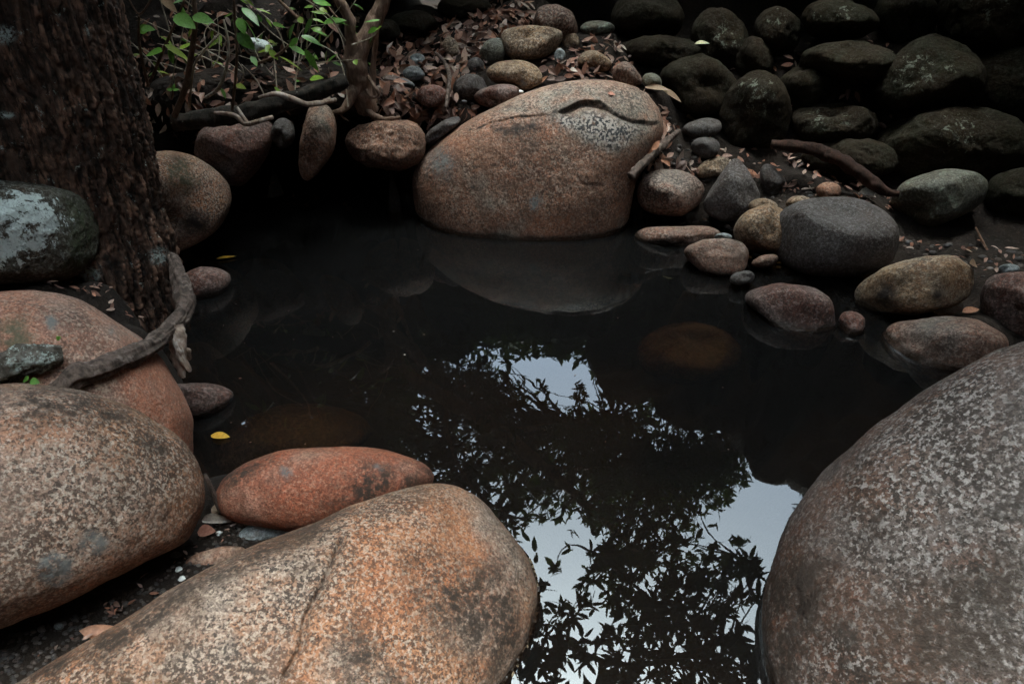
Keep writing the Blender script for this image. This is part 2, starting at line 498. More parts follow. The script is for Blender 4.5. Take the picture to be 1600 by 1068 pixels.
M['leaf_yellow'] = leaf_mat('yellow_floating_leaf', [(0.55, 0.30, 0.035), (0.55, 0.30, 0.035)], 0.45, 0.1)
M['leaf_tan'] = leaf_mat('tan_fallen_leaf', [(0.26, 0.16, 0.09), (0.3, 0.2, 0.13)], 0.6, 0.1)
M['leaf_gap_light'] = leaf_mat('pale_gap_light_leaf', [(0.8, 0.78, 0.5), (0.75, 0.75, 0.45)], 0.6, 0.3)  # near white, for the leaves that imitate light between pile boulders
M['leaf_pale'] = leaf_mat('pale_fallen_leaf', [(0.6, 0.53, 0.46), (0.5, 0.43, 0.36)], 0.6, 0.1)

def plain(name, c, rough=0.6):
    m, nt, b = new_mat(name)
    q = NT(nt)
    tc = q.n('ShaderNodeTexCoord')
    n = q.noise(tc.outputs['Object'], 200, 3)
    q.l(q.mix(q.ramp(n, 0.3, 0.7), tuple(x * 0.8 for x in c), c), b.inputs['Base Color'])
    b.inputs['Roughness'].default_value = rough
    return m
M['white'] = plain('white_petal', (0.82, 0.82, 0.8))

def water_mat():
    m, nt, b = new_mat('pool_water')
    q = NT(nt)
    nt.nodes.remove(b)
    tc = q.n('ShaderNodeTexCoord')
    v = tc.outputs['Object']
    bp = q.n('ShaderNodeBump'); bp.inputs['Strength'].default_value = 0.10; bp.inputs['Distance'].default_value = 0.004
    q.l(q.noise(v, 7, 2, 0.5), bp.inputs['Height'])
    fr = q.n('ShaderNodeFresnel'); fr.inputs['IOR'].default_value = 1.45
    gl = q.n('ShaderNodeBsdfGlossy'); gl.inputs['Roughness'].default_value = 0.0
    gl.inputs['Color'].default_value = (1, 1, 1, 1)
    tr0 = q.n('ShaderNodeBsdfTransparent'); tr0.inputs['Color'].default_value = (0.62, 0.45, 0.28, 1)
    df = q.n('ShaderNodeBsdfDiffuse'); df.inputs['Color'].default_value = (0.013, 0.0125, 0.0125, 1)     # silty veil, mixed in to lift the water's blacks
    tr = q.n('ShaderNodeMixShader'); tr.inputs[0].default_value = 0.32
    q.l(tr0.outputs[0], tr.inputs[1]); q.l(df.outputs[0], tr.inputs[2])
    q.l(bp.outputs[0], gl.inputs['Normal'])
    mx = q.n('ShaderNodeMixShader')
    q.l(fr.outputs[0], mx.inputs[0]); q.l(tr.outputs[0], mx.inputs[1]); q.l(gl.outputs[0], mx.inputs[2])
    q.l(mx.outputs[0], nt.nodes['Material Output'].inputs['Surface'])
    return m
M['water'] = water_mat()

# ------------------------------------------------------------------ stones
GROUP = 'stones and boulders around the pool'
rocks = []
ctrl = []          # terrain control points (x, y, z)
solids = []        # (verts, faces) in world space for ray casts

def rock(label, pts, Y, T, mat, name=None, seed=0, e=0.85, lump=0.05, n=None, sub=None, masks=None, grooves=(), flat=0.0,
         rest=True, back=1.0, cat=None, fine=None, group=GROUP, facet=None, ledges=()):
    """a solid stone: its outline seen from the pool's near side, at distance Y, T deep to each side of that outline"""
    if facet is None: facet = 5 if Y > 1.4 else 0
    P2 = catmull([(p[0], p[1], 0) for p in pts], 160, True)
    cx = sum(p.x for p in P2) / len(P2); cy = sum(p.y for p in P2) / len(P2)
    C0 = atY(cx, cy, Y)
    v = (C0 - CAM); D = v.length; v.normalize()
    er = v.cross(Vector((0, 0, 1))).normalized()
    eu = er.cross(v).normalized()
    L = []
    for p in P2:
        d = ray(p.x, p.y)
        t = D / d.dot(v)
        w = CAM + d * t - C0
        L.append((w.dot(er), w.dot(eu)))
    A = np.array(L)
    size = math.sqrt(np.ptp(A[:, 0]) * np.ptp(A[:, 1])) / 2
    if n is None:
        px = max(np.ptp([p.x for p in P2]), np.ptp([p.y for p in P2]))
        n = int(max(40, min(230, px * 0.8)))
    sub = sub or max(20, int(n * 0.55))
    Lc = catmull([(a, b, 0) for a, b in L[::2]], n, True)
    A = np.array([(p.x, p.y) for p in Lc])
    tt = np.linspace(-1.4, 1.4, 200)
    shrink = 1 / max((np.cos(tt) ** e) / (1 - T / D * np.sign(np.sin(tt)) * np.abs(np.sin(tt)) ** e))
    A *= shrink
    cov = np.cov(A.T)
    ev, evec = np.linalg.eigh(cov)
    ax = np.sqrt(ev * 2)
    th = np.arctan2(A[:, 1], A[:, 0])
    dirs = np.stack([np.cos(th), np.sin(th)], 1) @ evec
    rad = 1 / np.sqrt((dirs[:, 0] / ax[0]) ** 2 + (dirs[:, 1] / ax[1]) ** 2)
    E = np.stack([np.cos(th), np.sin(th)], 1) * rad[:, None]
    verts = []
    so = Vector((seed * 3.17, seed * 1.3, seed * 7.7))
    rings = []
    for k in range(sub + 1):
        ph = -math.pi / 2 + math.pi * k / sub
        s = max(0.0, math.cos(ph)) ** e
        w = T * math.copysign(abs(math.sin(ph)) ** (e if flat == 0 else e * (1 - flat)), math.sin(ph))
        if w < 0: w *= back
        bl = s ** 1.5
        if k in (0, sub):
            rings.append([len(verts)])
            verts.append((0, 0, w))
            continue
        ring = []
        for i in range(n):
            x = (E[i, 0] * (1 - bl) + A[i, 0] * bl) * s
            y = (E[i, 1] * (1 - bl) + A[i, 1] * bl) * s
            ring.append(len(verts)); verts.append((x, y, w))
        rings.append(ring)
    fr = random.Random(seed * 7 + 1)
    planes = []
    for k in range(facet):
        pn = Vector((fr.gauss(0, 1), fr.gauss(0, 1), abs(fr.gauss(0, 1)) + 0.45)).normalized()
        planes.append((pn, fr.uniform(0.72, 0.9)))
    a0, b0 = max(1e-6, np.ptp(A[:, 0]) / 2), max(1e-6, np.ptp(A[:, 1]) / 2)
    out = []
    for (x, y, w) in verts:
        p = er * x + eu * y - v * w
        nn = er * (x / (size * size)) + eu * (y / (size * size)) - v * (w / (T * T))
        nn = nn.normalized() if nn.length > 1e-9 else -v
        q = p / size + so
        edge = 1.0
        dsp = lump * size * (noise.noise(q * 1.3) + 0.5 * noise.noise(q * 2.9) + 0.22 * noise.noise(q * 6.1))
        dsp += (0.005 * size if fine is None else fine) * noise.fractal(p * 38 + so, 0.9, 2.0, 4)
        uu = Vector((x / a0, y / b0, w / T))
        for pn, off in planes:
            t_ = uu.dot(pn) - off
            if t_ > -0.08:
                t_ = (t_ + 0.08) ** 2 / 0.32 if t_ < 0.08 else t_
                dsp -= 0.72 * t_ * size
        wp = C0 + p
        if grooves and w > -0.35 * T:
            X, Yp = to_px(wp)
            for (pl, wd, dep) in grooves:
                dd = seg_dist(X, Yp, pl)
                if dd < wd * 3:
                    dsp -= dep * math.exp(-(dd / wd) ** 2)
        if ledges and w > -0.35 * T:
            X, Yp = to_px(wp)
            for (pl, wd, dep) in ledges:
                if pl[0][0] < X < pl[-1][0]:
                    for (ax_, ay_), (bx_, by_) in zip(pl[:-1], pl[1:]):
                        if ax_ <= X <= bx_:
                            f_ = (X - ax_) / max(1e-6, bx_ - ax_)
                            dy = Yp - (ay_ + (by_ - ay_) * f_) - 2.0 * noise.noise(Vector((X * 0.05, 3, 0)))
                            fade = sstep(0, 30, X - pl[0][0]) * sstep(0, 18, pl[-1][0] - X)
                            if dy > -1.5:
                                dsp -= dep * fade * sstep(-1.5, 1.5, dy) * math.exp(-max(0, dy) / wd)
                            else:
                                dsp += dep * 0.25 * fade * math.exp((dy + 1.5) / (wd * 0.5))
        out.append(wp + nn * dsp)
    faces = []
    for k in range(sub):
        a, b = rings[k], rings[k + 1]
        if len(a) == 1:
            for i in range(n): faces.append((a[0], b[(i + 1) % n], b[i]))
        elif len(b) == 1:
            for i in range(n): faces.append((a[i], a[(i + 1) % n], b[0]))
        else:
            for i in range(n): faces.append((a[i], a[(i + 1) % n], b[(i + 1) % n], b[i]))
    big = size > 0.17
    nm = name or ('boulder' if big else ('pebble' if size < 0.03 else 'stone'))
    o = link_mesh(nm, out, faces, M[mat], None, C0)
    tag(o, label, cat or nm, group)
    if masks:
        for an, polys in masks.items():
            at = o.data.attributes.new(an, 'FLOAT', 'POINT')
            vals = []
            for p in out:
                X, Yp = to_px(p)
                val = 0.0
                for poly, soft in polys:
                    if (p - C0).dot(v) > T * 0.6: continue
                    if len(poly) == 3 and isinstance(poly[2], (int, float)):   # a spot: (x, y, r)
                        dd = poly[2] - math.hypot(X - poly[0], Yp - poly[1])
                    elif poly[0] == 'line':
                        dd = -seg_dist(X, Yp, poly[1])
                    else:
                        ds = seg_dist(X, Yp, list(poly) + [poly[0]])
                        dd = ds if inside(X, Yp, poly) else -ds
                    dd += 7 * noise.noise(p * 30) + 4 * noise.noise(p * 80)
                    val = max(val, sstep(-soft, soft, dd))
                vals.append(val)
            at.data.foreach_set('value', vals)
    solids.append((out, faces))
    rocks.append(o)
    zs = [p.z for p in out]
    if rest:
        z0 = min(zs) + 0.25 * (max(zs) - min(zs))
        cxy = C0 - v * 0
        ctrl.append((cxy.x, cxy.y, min(z0, C0.z - 0.02)))
    return o

def ell(cx, cy, a, b, rot=0, k=0.0, sq=1.0):
    """an egg outline in pixels"""
    r = []
    for i in range(16):
        t = 2 * math.pi * i / 16
        c, s = math.cos(t), math.sin(t)
        x = a * math.copysign(abs(c) ** sq, c) * (1 + k * s * 0.3)
        y = b * math.copysign(abs(s) ** sq, s) * (1 + k * c * 0.5)
        cr, sr = math.cos(R_(rot)), math.sin(R_(rot))
        r.append((cx + x * cr - y * sr, cy + x * sr + y * cr))
    return r

# --- the large ones
front = rock('largest foreground boulder of orange and grey granite with a dark crack across it',
     [(-60, 1115), (21, 1068), (138, 1001), (207, 963), (293, 909), (345, 880), (396, 852), (448, 831), (500, 812), (544, 791), (620, 767), (690, 758), (742, 775), (792, 825), (830, 885), (846, 950), (838, 1010), (812, 1068), (760, 1180), (600, 1290), (300, 1330), (40, 1260)],
     0.73, 0.28, 'orange', seed=1, e=0.8, lump=0.03, n=260, sub=130, fine=0.0012,
     grooves=[([(538, 838), (510, 905), (480, 960), (472, 1010), (440, 1068)], 5.5, 0.013), ([(560, 960), (600, 1010), (640, 1068)], 5, 0.003)],
     masks={'seam': [((('line', [(538, 838), (522, 870), (508, 905), (484, 955), (476, 1010), (440, 1068)])), 10)],
            'stain': [([(640, 860), (730, 880), (800, 870), (845, 950), (835, 1040), (760, 1068), (690, 1000), (640, 940)], 45), ([(560, 960), (640, 1068), (560, 1068), (520, 1020)], 30), ([(20, 1068), (207, 963), (345, 880), (448, 831), (544, 791), (560, 805), (440, 858), (300, 940), (150, 1040)], 14)],
            'grey': [([(420, 860), (530, 820), (520, 900), (470, 960), (420, 1068), (200, 1068), (250, 960)], 40)],
            'rust': [([(560, 830), (700, 790), (800, 880), (800, 1000), (700, 950), (560, 1000), (520, 940)], 40)]})
left_b = rock('big rounded buff granite boulder at the left edge of the foreground with bluish scars',
     [(-170, 640), (0, 599), (100, 604), (190, 626), (260, 666), (302, 708), (321, 762), (315, 803), (292, 845), (241, 871), (172, 902), (103, 938), (40, 966), (-20, 986), (-170, 1010), (-310, 930), (-310, 730)],
     0.90, 0.26, 'buff', seed=2, e=0.78, lump=0.035, n=240, sub=120, fine=0.0012,
     masks={'stain': [([(-60, 610), (100, 604), (200, 640), (290, 705), (250, 720), (160, 660), (40, 660), (-60, 680)], 26), ([(140, 925), (290, 845), (318, 790), (300, 870), (180, 930), (40, 985)], 16)], 'scar': [((85, 888, 26), 7), ((146, 848, 20), 8)],
            'rust': [([(180, 850), (320, 720), (320, 820), (230, 895), (60, 970), (0, 985), (0, 960)], 30)],
            'grey': [([(-100, 760), (100, 690), (280, 700), (260, 790), (150, 850), (0, 880)], 50)]})
mid_l = rock('smooth pink-orange boulder under the weathered root, speckled with dark pits',
     [(-120, 480), (0, 457), (70, 455), (130, 470), (190, 505), (236, 542), (272, 592), (296, 640), (301, 675), (290, 730), (200, 760), (0, 740), (-140, 640)],
     1.28, 0.30, 'pink', seed=3, e=0.8, lump=0.025, n=200, sub=100, fine=0.0008,
     masks={'scar': [((80, 503, 9), 5), ((175, 516, 5), 4)], 'moss': [((20, 525, 30), 18)], 'grey': [((100, 480, 40), 40)],
            'rust': [([(190, 560), (260, 560), (300, 660), (280, 700), (180, 620)], 25)]})
red_s = rock('low red granite boulder at the water edge behind the largest foreground boulder',
     [(337, 768), (352, 744), (390, 720), (450, 702), (530, 697), (600, 702), (650, 719), (675, 737), (672, 760), (620, 800), (500, 830), (420, 826), (358, 812), (338, 790)],
     1.17, 0.16, 'red', seed=4, e=0.8, lump=0.03, n=200, sub=100, fine=0.0012,
     masks={'stain': [([(560, 720), (680, 735), (660, 770), (560, 800), (500, 790)], 25), ([(340, 740), (420, 705), (430, 720), (350, 770)], 14)], 'scar': [((448, 737, 10), 5), ((590, 727, 7), 5)]})
right_b = rock('huge grey pepper-speckled boulder filling the lower right corner',
     [(1720, 505), (1600, 530), (1530, 555), (1450, 598), (1390, 640), (1330, 690), (1280, 735), (1235, 790), (1211, 850), (1192, 920), (1185, 1000), (1192, 1085), (1230, 1200), (1330, 1310), (1600, 1400), (1850, 1320), (1960, 1000), (1900, 650)],
     0.78, 0.34, 'pepper', seed=5, e=0.78, lump=0.03, n=260, sub=130, fine=0.0014,
     grooves=[([(1285, 895), (1345, 848), (1420, 822), (1480, 812)], 6, 0.009), ([(1240, 960), (1300, 880), (1380, 800)], 7, 0.006), ([(1410, 770), (1480, 720), (1560, 690)], 6, 0.004)],
     masks={'stain': [([(1185, 900), (1230, 860), (1290, 880), (1300, 960), (1260, 1068), (1185, 1068)], 40), ([(1380, 930), (1600, 850), (1600, 1068), (1400, 1068)], 60)], 'seam': [(('line', [(1285, 895), (1345, 848), (1420, 822), (1480, 812)]), 8), (('line', [(1240, 960), (1300, 880), (1380, 800)]), 10), ([(1240, 900), (1280, 880), (1270, 960), (1230, 1010)], 20)],
            'rust': [([(1185, 900), (1240, 790), (1330, 720), (1300, 860), (1300, 1000), (1330, 1068), (1180, 1068)], 40)]})
main_b = rock('large brown boulder across the pool with a cracked ledge and a speckled patch',
     [(645, 287), (655, 255), (690, 215), (740, 184), (800, 155), (850, 136), (900, 126), (960, 128), (1002, 142), (1030, 172), (1036, 205), (1020, 240), (996, 280), (986, 325), (974, 375), (930, 420), (820, 436), (730, 425), (680, 388), (652, 335)],
     3.06, 0.36, 'brown', seed=6, facet=0, e=0.72, lump=0.02, n=400, sub=230, fine=0.0005,
     grooves=[([(890, 262), (910, 288), (940, 290)], 2.2, 0.003), ([(720, 240), (717, 270)], 2.2, 0.003), ([(1000, 142), (1012, 165), (1016, 188)], 2.2, 0.004)],
     ledges=[([(862, 179), (880, 172), (897, 163), (915, 159), (935, 159), (947, 168), (957, 177), (985, 188), (1010, 191), (1036, 192)], 9, 0.010), ([(866, 178), (880, 172), (897, 163), (915, 159), (935, 159), (947, 168), (956, 177)], 11, 0.020), ([(735, 204), (760, 195), (800, 184), (830, 180), (862, 178)], 5, 0.006)],
     masks={'patch': [([(860, 185), (905, 180), (930, 176), (960, 188), (995, 198), (985, 222), (955, 232), (925, 225), (900, 205), (875, 200)], 9)],
            'grey': [([(760, 175), (850, 136), (900, 126), (1000, 142), (1034, 190), (1000, 235), (960, 240), (900, 215), (860, 180), (790, 180)], 14)],
            'seam': [([(770, 200), (840, 188), (845, 205), (790, 215)], 12), ((830, 225, 8), 18), (('line', [(740, 261), (775, 257)]), 4), ((740, 292, 5), 5), (('line', [(862, 176), (905, 161), (935, 159), (948, 172), (985, 190), (1030, 191)]), 2.5), (('line', [(735, 203), (800, 184), (858, 179)]), 2)],
            'scar': [((838, 314, 11), 4), ((690, 255, 20), 20)],
            'rust': [([(700, 215), (760, 215), (700, 260)], 14), ([(760, 330), (900, 330), (900, 360), (760, 358)], 16)]})
# --- left side
rock('grey boulder crusted with white lichen in front of the dark tree trunk',
     [(-130, 310), (-20, 284), (60, 287), (120, 300), (150, 330), (156, 370), (140, 410), (100, 436), (40, 442), (-60, 440), (-150, 405), (-170, 350)],
     1.72, 0.22, 'lichen', seed=7, lump=0.05, n=190, sub=100, fine=0.003,
     masks={'lichen': [([(-80, 290), (50, 292), (95, 312), (118, 340), (105, 375), (70, 400), (30, 425), (-80, 425)], 26)], 'moss': [([(100, 300), (155, 340), (140, 410), (100, 430), (110, 360)], 14)]})
rock('pale rounded boulder half hidden behind the dark tree trunk',
     [(170, 270), (230, 240), (270, 237), (305, 246), (338, 266), (357, 292), (359, 325), (342, 358), (312, 380), (260, 396), (190, 396), (150, 330)],
     2.48, 0.22, 'buff', seed=8, lump=0.035, masks={'moss': [([(260, 245), (290, 250), (312, 285), (290, 300), (262, 290)], 8)], 'seam': [((305, 350, 20), 16)]})
rock('small reddish stone rising from the water below the tree trunk',
     [(282, 440), (292, 425), (315, 417), (342, 419), (360, 432), (358, 448), (340, 466), (300, 474), (284, 458)], 2.26, 0.09, 'maroon', seed=9, facet=0)
rock('small wet brown stone with a pointed end at the left water edge',
     [(270, 605), (300, 598), (340, 602), (362, 612), (364, 624), (350, 640), (320, 655), (280, 650)], 1.57, 0.07, 'maroon', seed=10, facet=0)
rock('dark rock hanging under the mossy log on the far left bank',
     [(312, 205), (345, 188), (400, 184), (424, 192), (427, 215), (418, 245), (398, 275), (365, 292), (325, 280), (303, 240)], 2.82, 0.16, 'maroon', seed=11, rest=False)
rock('small dark round stone wedged beside the hanging pear-shaped stone',
     ell(442, 208, 19, 24), 2.85, 0.07, 'slate', seed=12, rest=False)
rock('long pear-shaped stone hanging point down under the far bank',
     [(488, 160), (512, 165), (525, 195), (521, 235), (502, 264), (480, 284), (467, 274), (467, 235), (476, 190)], 2.80, 0.09, 'brown', seed=13, rest=False, masks={'grey': [([(485, 160), (520, 165), (522, 210), (490, 215)], 12)], 'rust': [((485, 262, 18), 12)]})
rock('rough brown boulder with a pitted face left of the cracked boulder',
     [(540, 214), (560, 197), (600, 188), (640, 189), (660, 204), (663, 235), (652, 256), (620, 265), (572, 257), (547, 240)], 2.98, 0.17, 'brown', seed=14, lump=0.06, fine=0.005)
rock('dark slab wedged between the pitted brown boulder and the cracked boulder',
     [(664, 212), (690, 190), (718, 180), (716, 194), (690, 214), (668, 226)], 3.02, 0.07, 'slate', seed=15)
bank = rock('overhanging soil bank', [(215, 150), (260, 120), (340, 100), (440, 90), (540, 95), (610, 120), (670, 150), (690, 175), (650, 190), (560, 182), (480, 174), (420, 186), (330, 194), (250, 212), (200, 200)], 3.36, 0.5, 'soil', seed=70, lump=0.05, rest=False, fine=0.012, n=200)
bank.name = 'soil_bank'
for kk in ('category', 'group'): del bank[kk]
tag(bank, kind='structure')
# --- stones on the leafy slope
rock('topmost round brown stone on the leaf-covered slope', [(836, 25), (845, 10), (870, 8), (893, 18), (903, 38), (898, 56), (870, 62), (845, 55), (835, 40)], 3.85, 0.12, 'dull', seed=16)
rock('tan angular stone lying against the topmost brown stone', [(782, 62), (790, 46), (830, 40), (868, 44), (879, 56), (870, 76), (845, 92), (810, 95), (788, 84)], 3.62, 0.13, 'tan', seed=17)
rock('speckled pale egg-shaped stone just above the cracked boulder', [(760, 115), (772, 99), (805, 93), (835, 99), (848, 117), (842, 133), (815, 141), (780, 134)], 3.36, 0.11, 'tan', seed=18, masks={'scar': [((818, 131, 4), 3)]})
rock('small pale stone tucked under the topmost brown stone', ell(892, 66, 14, 15), 3.78, 0.05, 'tan', seed=19)
rock('smooth tan cobble right of the leaf-covered slope', [(903, 92), (912, 80), (930, 79), (950, 90), (956, 104), (944, 114), (922, 110), (905, 102)], 3.50, 0.07, 'tan', seed=20)
rock('flat mossy stone right of the topmost brown stone', ell(934, 44, 27, 12), 3.95, 0.07, 'green', seed=21)
rock('brown angular cobble above the right end of the cracked boulder', [(958, 112), (968, 98), (982, 97), (1000, 116), (1003, 130), (985, 137), (962, 128)], 3.42, 0.07, 'dull', seed=22)
rock('small green-grey pebble beside the brown angular cobble', ell(1019, 127, 16, 13, 20), 3.38, 0.05, 'green', seed=23)
rock('dark upright stone left of the tan angular stone', [(748, 85), (762, 63), (782, 60), (790, 78), (782, 100), (760, 104)], 3.6, 0.08, 'green', seed=24)
rock('small round grey stone under the dark upright stone', ell(743, 104, 14, 15), 3.5, 0.05, 'slate', seed=25)
rock('yellowish cobble standing upright among the dead leaves', ell(704, 75, 13, 18, -10), 3.62, 0.055, 'tan', seed=26)
rock('dull brown stone half buried left of the speckled egg-shaped stone', ell(735, 138, 27, 22), 3.32, 0.09, 'slate', seed=27)
rock('dark brown stone wedged under the speckled egg-shaped stone', ell(778, 150, 38, 18, -8), 3.25, 0.1, 'maroon', seed=28)
rock('angular pale grey stone in the leaf litter', [(630, 112), (640, 103), (655, 105), (664, 118), (650, 127), (634, 123)], 3.4, 0.05, 'blue', seed=29)
rock('smooth blue-grey flat pebble in the leaf litter', ell(631, 131, 17, 8, 12), 3.3, 0.04, 'blue', seed=30)
rock('small rounded grey pebble with a brown leaf against it', ell(652, 93, 12, 10), 3.52, 0.04, 'blue', seed=31)
rock('small blue-grey pebble below the tan angular stone', ell(875, 88, 9, 12), 3.52, 0.035, 'blue', seed=32)
rock('low dark brown stone in the litter near the crooked tree', ell(675, 150, 24, 18), 3.22, 0.08, 'maroon', seed=33)
rock('round dark brown boulder at the back beside the crooked tree', ell(606, 48, 20, 19), 3.8, 0.09, 'dark', seed=34)
rock('broad dark mossy boulder at the top behind the dead leaves', ell(645, 40, 40, 24), 4.1, 0.2, 'dark', seed=35)
rock('dark stone at the top edge above the dead leaves', ell(725, 12, 42, 22), 4.3, 0.2, 'dark', seed=36)
# --- right side
rock('grey-brown round boulder with a small crease right of the cracked boulder', [(995, 300), (1005, 278), (1030, 265), (1065, 266), (1092, 280), (1101, 298), (1090, 322), (1065, 336), (1030, 336), (1003, 324)], 2.86, 0.14, 'dull', seed=37,
     grooves=[([(1028, 306), (1042, 309), (1055, 306)], 2, 0.004)], masks={'grey': [([(1010, 275), (1060, 265), (1095, 285), (1070, 305), (1030, 300)], 14)]})
rock('dark triangular stone standing on end among the right-hand stones', [(1098, 318), (1115, 290), (1138, 256), (1152, 245), (1165, 258), (1182, 288), (1187, 310), (1170, 335), (1140, 346), (1108, 336)], 2.84, 0.11, 'slate', seed=38, lump=0.05)
rock('small slate-grey stone leaning right of the triangular stone', [(1187, 270), (1195, 257), (1208, 260), (1228, 282), (1230, 298), (1215, 308), (1194, 300)], 2.98, 0.07, 'slate', seed=39)
rock('yellowish stone behind the triangular stone with a pale top', [(1084, 270), (1100, 252), (1122, 244), (1138, 250), (1140, 264), (1120, 276), (1090, 280)], 3.05, 0.07, 'tan', seed=40)
rock('tan rounded stone left of the big slate boulder', [(1147, 358), (1160, 335), (1190, 321), (1215, 322), (1232, 338), (1228, 380), (1205, 398), (1170, 394), (1150, 378)], 2.52, 0.11, 'tan', seed=41)
rock('big smooth slate-grey boulder on the right bank', [(1210, 360), (1222, 330), (1255, 312), (1300, 305), (1345, 309), (1382, 328), (1403, 352), (1405, 380), (1390, 412), (1350, 430), (1290, 434), (1240, 424), (1214, 398)], 2.42, 0.19, 'slate', seed=42, lump=0.025)
rock('long flat pinkish stone lying at the water edge', [(990, 368), (1008, 356), (1050, 354), (1100, 353), (1124, 362), (1118, 376), (1080, 388), (1030, 390), (1000, 384)], 2.68, 0.09, 'dull', seed=43, lump=0.04)
rock('pointed pink-brown stone at the water edge', [(1068, 393), (1090, 378), (1120, 372), (1155, 376), (1173, 394), (1168, 415), (1150, 430), (1115, 434), (1088, 418)], 2.42, 0.1, 'dull', seed=44)
rock('little dark grey stone in front of the pointed pink-brown stone', ell(1160, 434, 20, 11, -12), 2.27, 0.05, 'slate', seed=45)
rock('small brown stone squeezed below the tan rounded stone', ell(1195, 408, 22, 10, -15), 2.4, 0.05, 'dull', seed=46)
rock('dark maroon stone dipping into the water on the right', [(1165, 468), (1180, 450), (1225, 443), (1270, 450), (1298, 472), (1306, 510), (1290, 540), (1240, 540), (1195, 505)], 2.06, 0.13, 'maroon', seed=47)
rock('small square brown stone at the water edge beside the maroon stone', ell(1331, 508, 21, 22, 0, 0, 0.7), 1.98, 0.05, 'maroon', seed=48)
rock('tan oval boulder with dark stains on the right bank', [(1332, 472), (1345, 440), (1390, 414), (1440, 402), (1490, 402), (1516, 418), (1521, 440), (1505, 468), (1460, 486), (1400, 494), (1352, 492)], 2.1, 0.14, 'tan', seed=49, masks={'seam': [((1385, 460, 18), 14), ((1465, 462, 10), 10)], 'rust': [((1480, 430, 26), 20)]})
rock('red-brown speckled boulder between the tan oval boulder and the huge corner boulder', [(1378, 530), (1392, 508), (1440, 496), (1500, 495), (1550, 510), (1578, 535), (1560, 580), (1500, 610), (1440, 590), (1395, 560)], 1.84, 0.14, 'dull', seed=50, masks={'grey': [((1460, 510, 40), 30)]})
rock('maroon boulder cut by the right edge of the picture', [(1530, 460), (1545, 435), (1580, 426), (1640, 430), (1690, 470), (1680, 520), (1620, 535), (1560, 516), (1536, 490)], 1.98, 0.15, 'maroon', seed=51)
rock('green-grey flat-topped boulder in the shade on the right', [(1385, 325), (1410, 288), (1450, 270), (1500, 265), (1535, 275), (1543, 295), (1525, 325), (1480, 348), (1435, 357), (1395, 350)], 2.72, 0.17, 'green', seed=52)
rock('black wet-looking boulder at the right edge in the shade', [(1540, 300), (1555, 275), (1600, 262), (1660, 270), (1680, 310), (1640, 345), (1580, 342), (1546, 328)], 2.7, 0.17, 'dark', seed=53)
rock('small rounded orange-brown stone behind the big slate boulder', ell(1295, 298, 20, 14), 2.8, 0.06, 'brown', seed=54)
rock('low tan stone peeping over the big slate boulder', ell(1250, 318, 22, 13), 2.72, 0.06, 'tan', seed=55)
rock('small tan stone above the tan rounded stone', ell(1192, 322, 23, 12), 2.72, 0.06, 'tan', seed=56)
rock('oval grey cobble beside the upper end of the broken stick', [(1063, 205), (1080, 190), (1110, 184), (1128, 192), (1122, 208), (1090, 218), (1068, 216)], 3.25, 0.08, 'slate', seed=57)
rock('round grey cobble just below the oval grey cobble', ell(1102, 231, 24, 17), 3.1, 0.07, 'slate', seed=58)
rock('tiny blue pebble on the dark ground at the right', ell(1577, 420, 17, 8), 2.2, 0.03, 'blue', seed=59)
rock('tiny grey pebble between the long flat and the pointed pink-brown stone', ell(1130, 370, 14, 6), 2.55, 0.03, 'blue', seed=60)
# --- the dark boulder pile at the back right
DG = 'dark boulders piled at the back right'
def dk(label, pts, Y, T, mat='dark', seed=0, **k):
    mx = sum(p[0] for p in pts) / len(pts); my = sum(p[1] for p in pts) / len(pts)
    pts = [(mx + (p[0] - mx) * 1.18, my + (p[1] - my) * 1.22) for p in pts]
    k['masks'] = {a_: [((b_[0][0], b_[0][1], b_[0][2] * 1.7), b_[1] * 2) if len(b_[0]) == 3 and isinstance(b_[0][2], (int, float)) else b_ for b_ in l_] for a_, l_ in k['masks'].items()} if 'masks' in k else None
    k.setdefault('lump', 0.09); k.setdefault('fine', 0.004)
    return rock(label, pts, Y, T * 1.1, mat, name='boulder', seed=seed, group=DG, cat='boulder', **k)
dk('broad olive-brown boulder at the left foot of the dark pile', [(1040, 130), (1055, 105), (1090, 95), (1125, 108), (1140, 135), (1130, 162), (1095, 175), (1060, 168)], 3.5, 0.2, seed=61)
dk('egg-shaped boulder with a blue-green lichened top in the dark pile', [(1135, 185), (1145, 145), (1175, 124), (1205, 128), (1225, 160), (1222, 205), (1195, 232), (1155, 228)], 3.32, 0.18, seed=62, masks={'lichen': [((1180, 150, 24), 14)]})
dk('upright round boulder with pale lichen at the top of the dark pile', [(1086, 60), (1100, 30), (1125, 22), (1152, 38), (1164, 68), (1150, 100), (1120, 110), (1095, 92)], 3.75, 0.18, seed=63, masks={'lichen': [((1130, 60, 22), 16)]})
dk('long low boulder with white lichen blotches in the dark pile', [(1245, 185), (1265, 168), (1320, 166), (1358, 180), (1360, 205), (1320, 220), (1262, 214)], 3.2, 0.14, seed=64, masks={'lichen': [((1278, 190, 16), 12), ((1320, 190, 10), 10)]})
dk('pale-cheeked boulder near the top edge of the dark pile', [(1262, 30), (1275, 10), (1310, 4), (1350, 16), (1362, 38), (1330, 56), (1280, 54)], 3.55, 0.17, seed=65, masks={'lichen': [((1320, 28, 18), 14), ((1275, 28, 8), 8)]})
dk('sloping boulder dotted with grey lichen in the dark pile', [(1375, 140), (1400, 100), (1440, 70), (1490, 75), (1525, 105), (1520, 150), (1470, 175), (1400, 170)], 3.2, 0.22, seed=66, masks={'lichen': [((1430, 115, 26), 16), ((1485, 105, 10), 8)]})
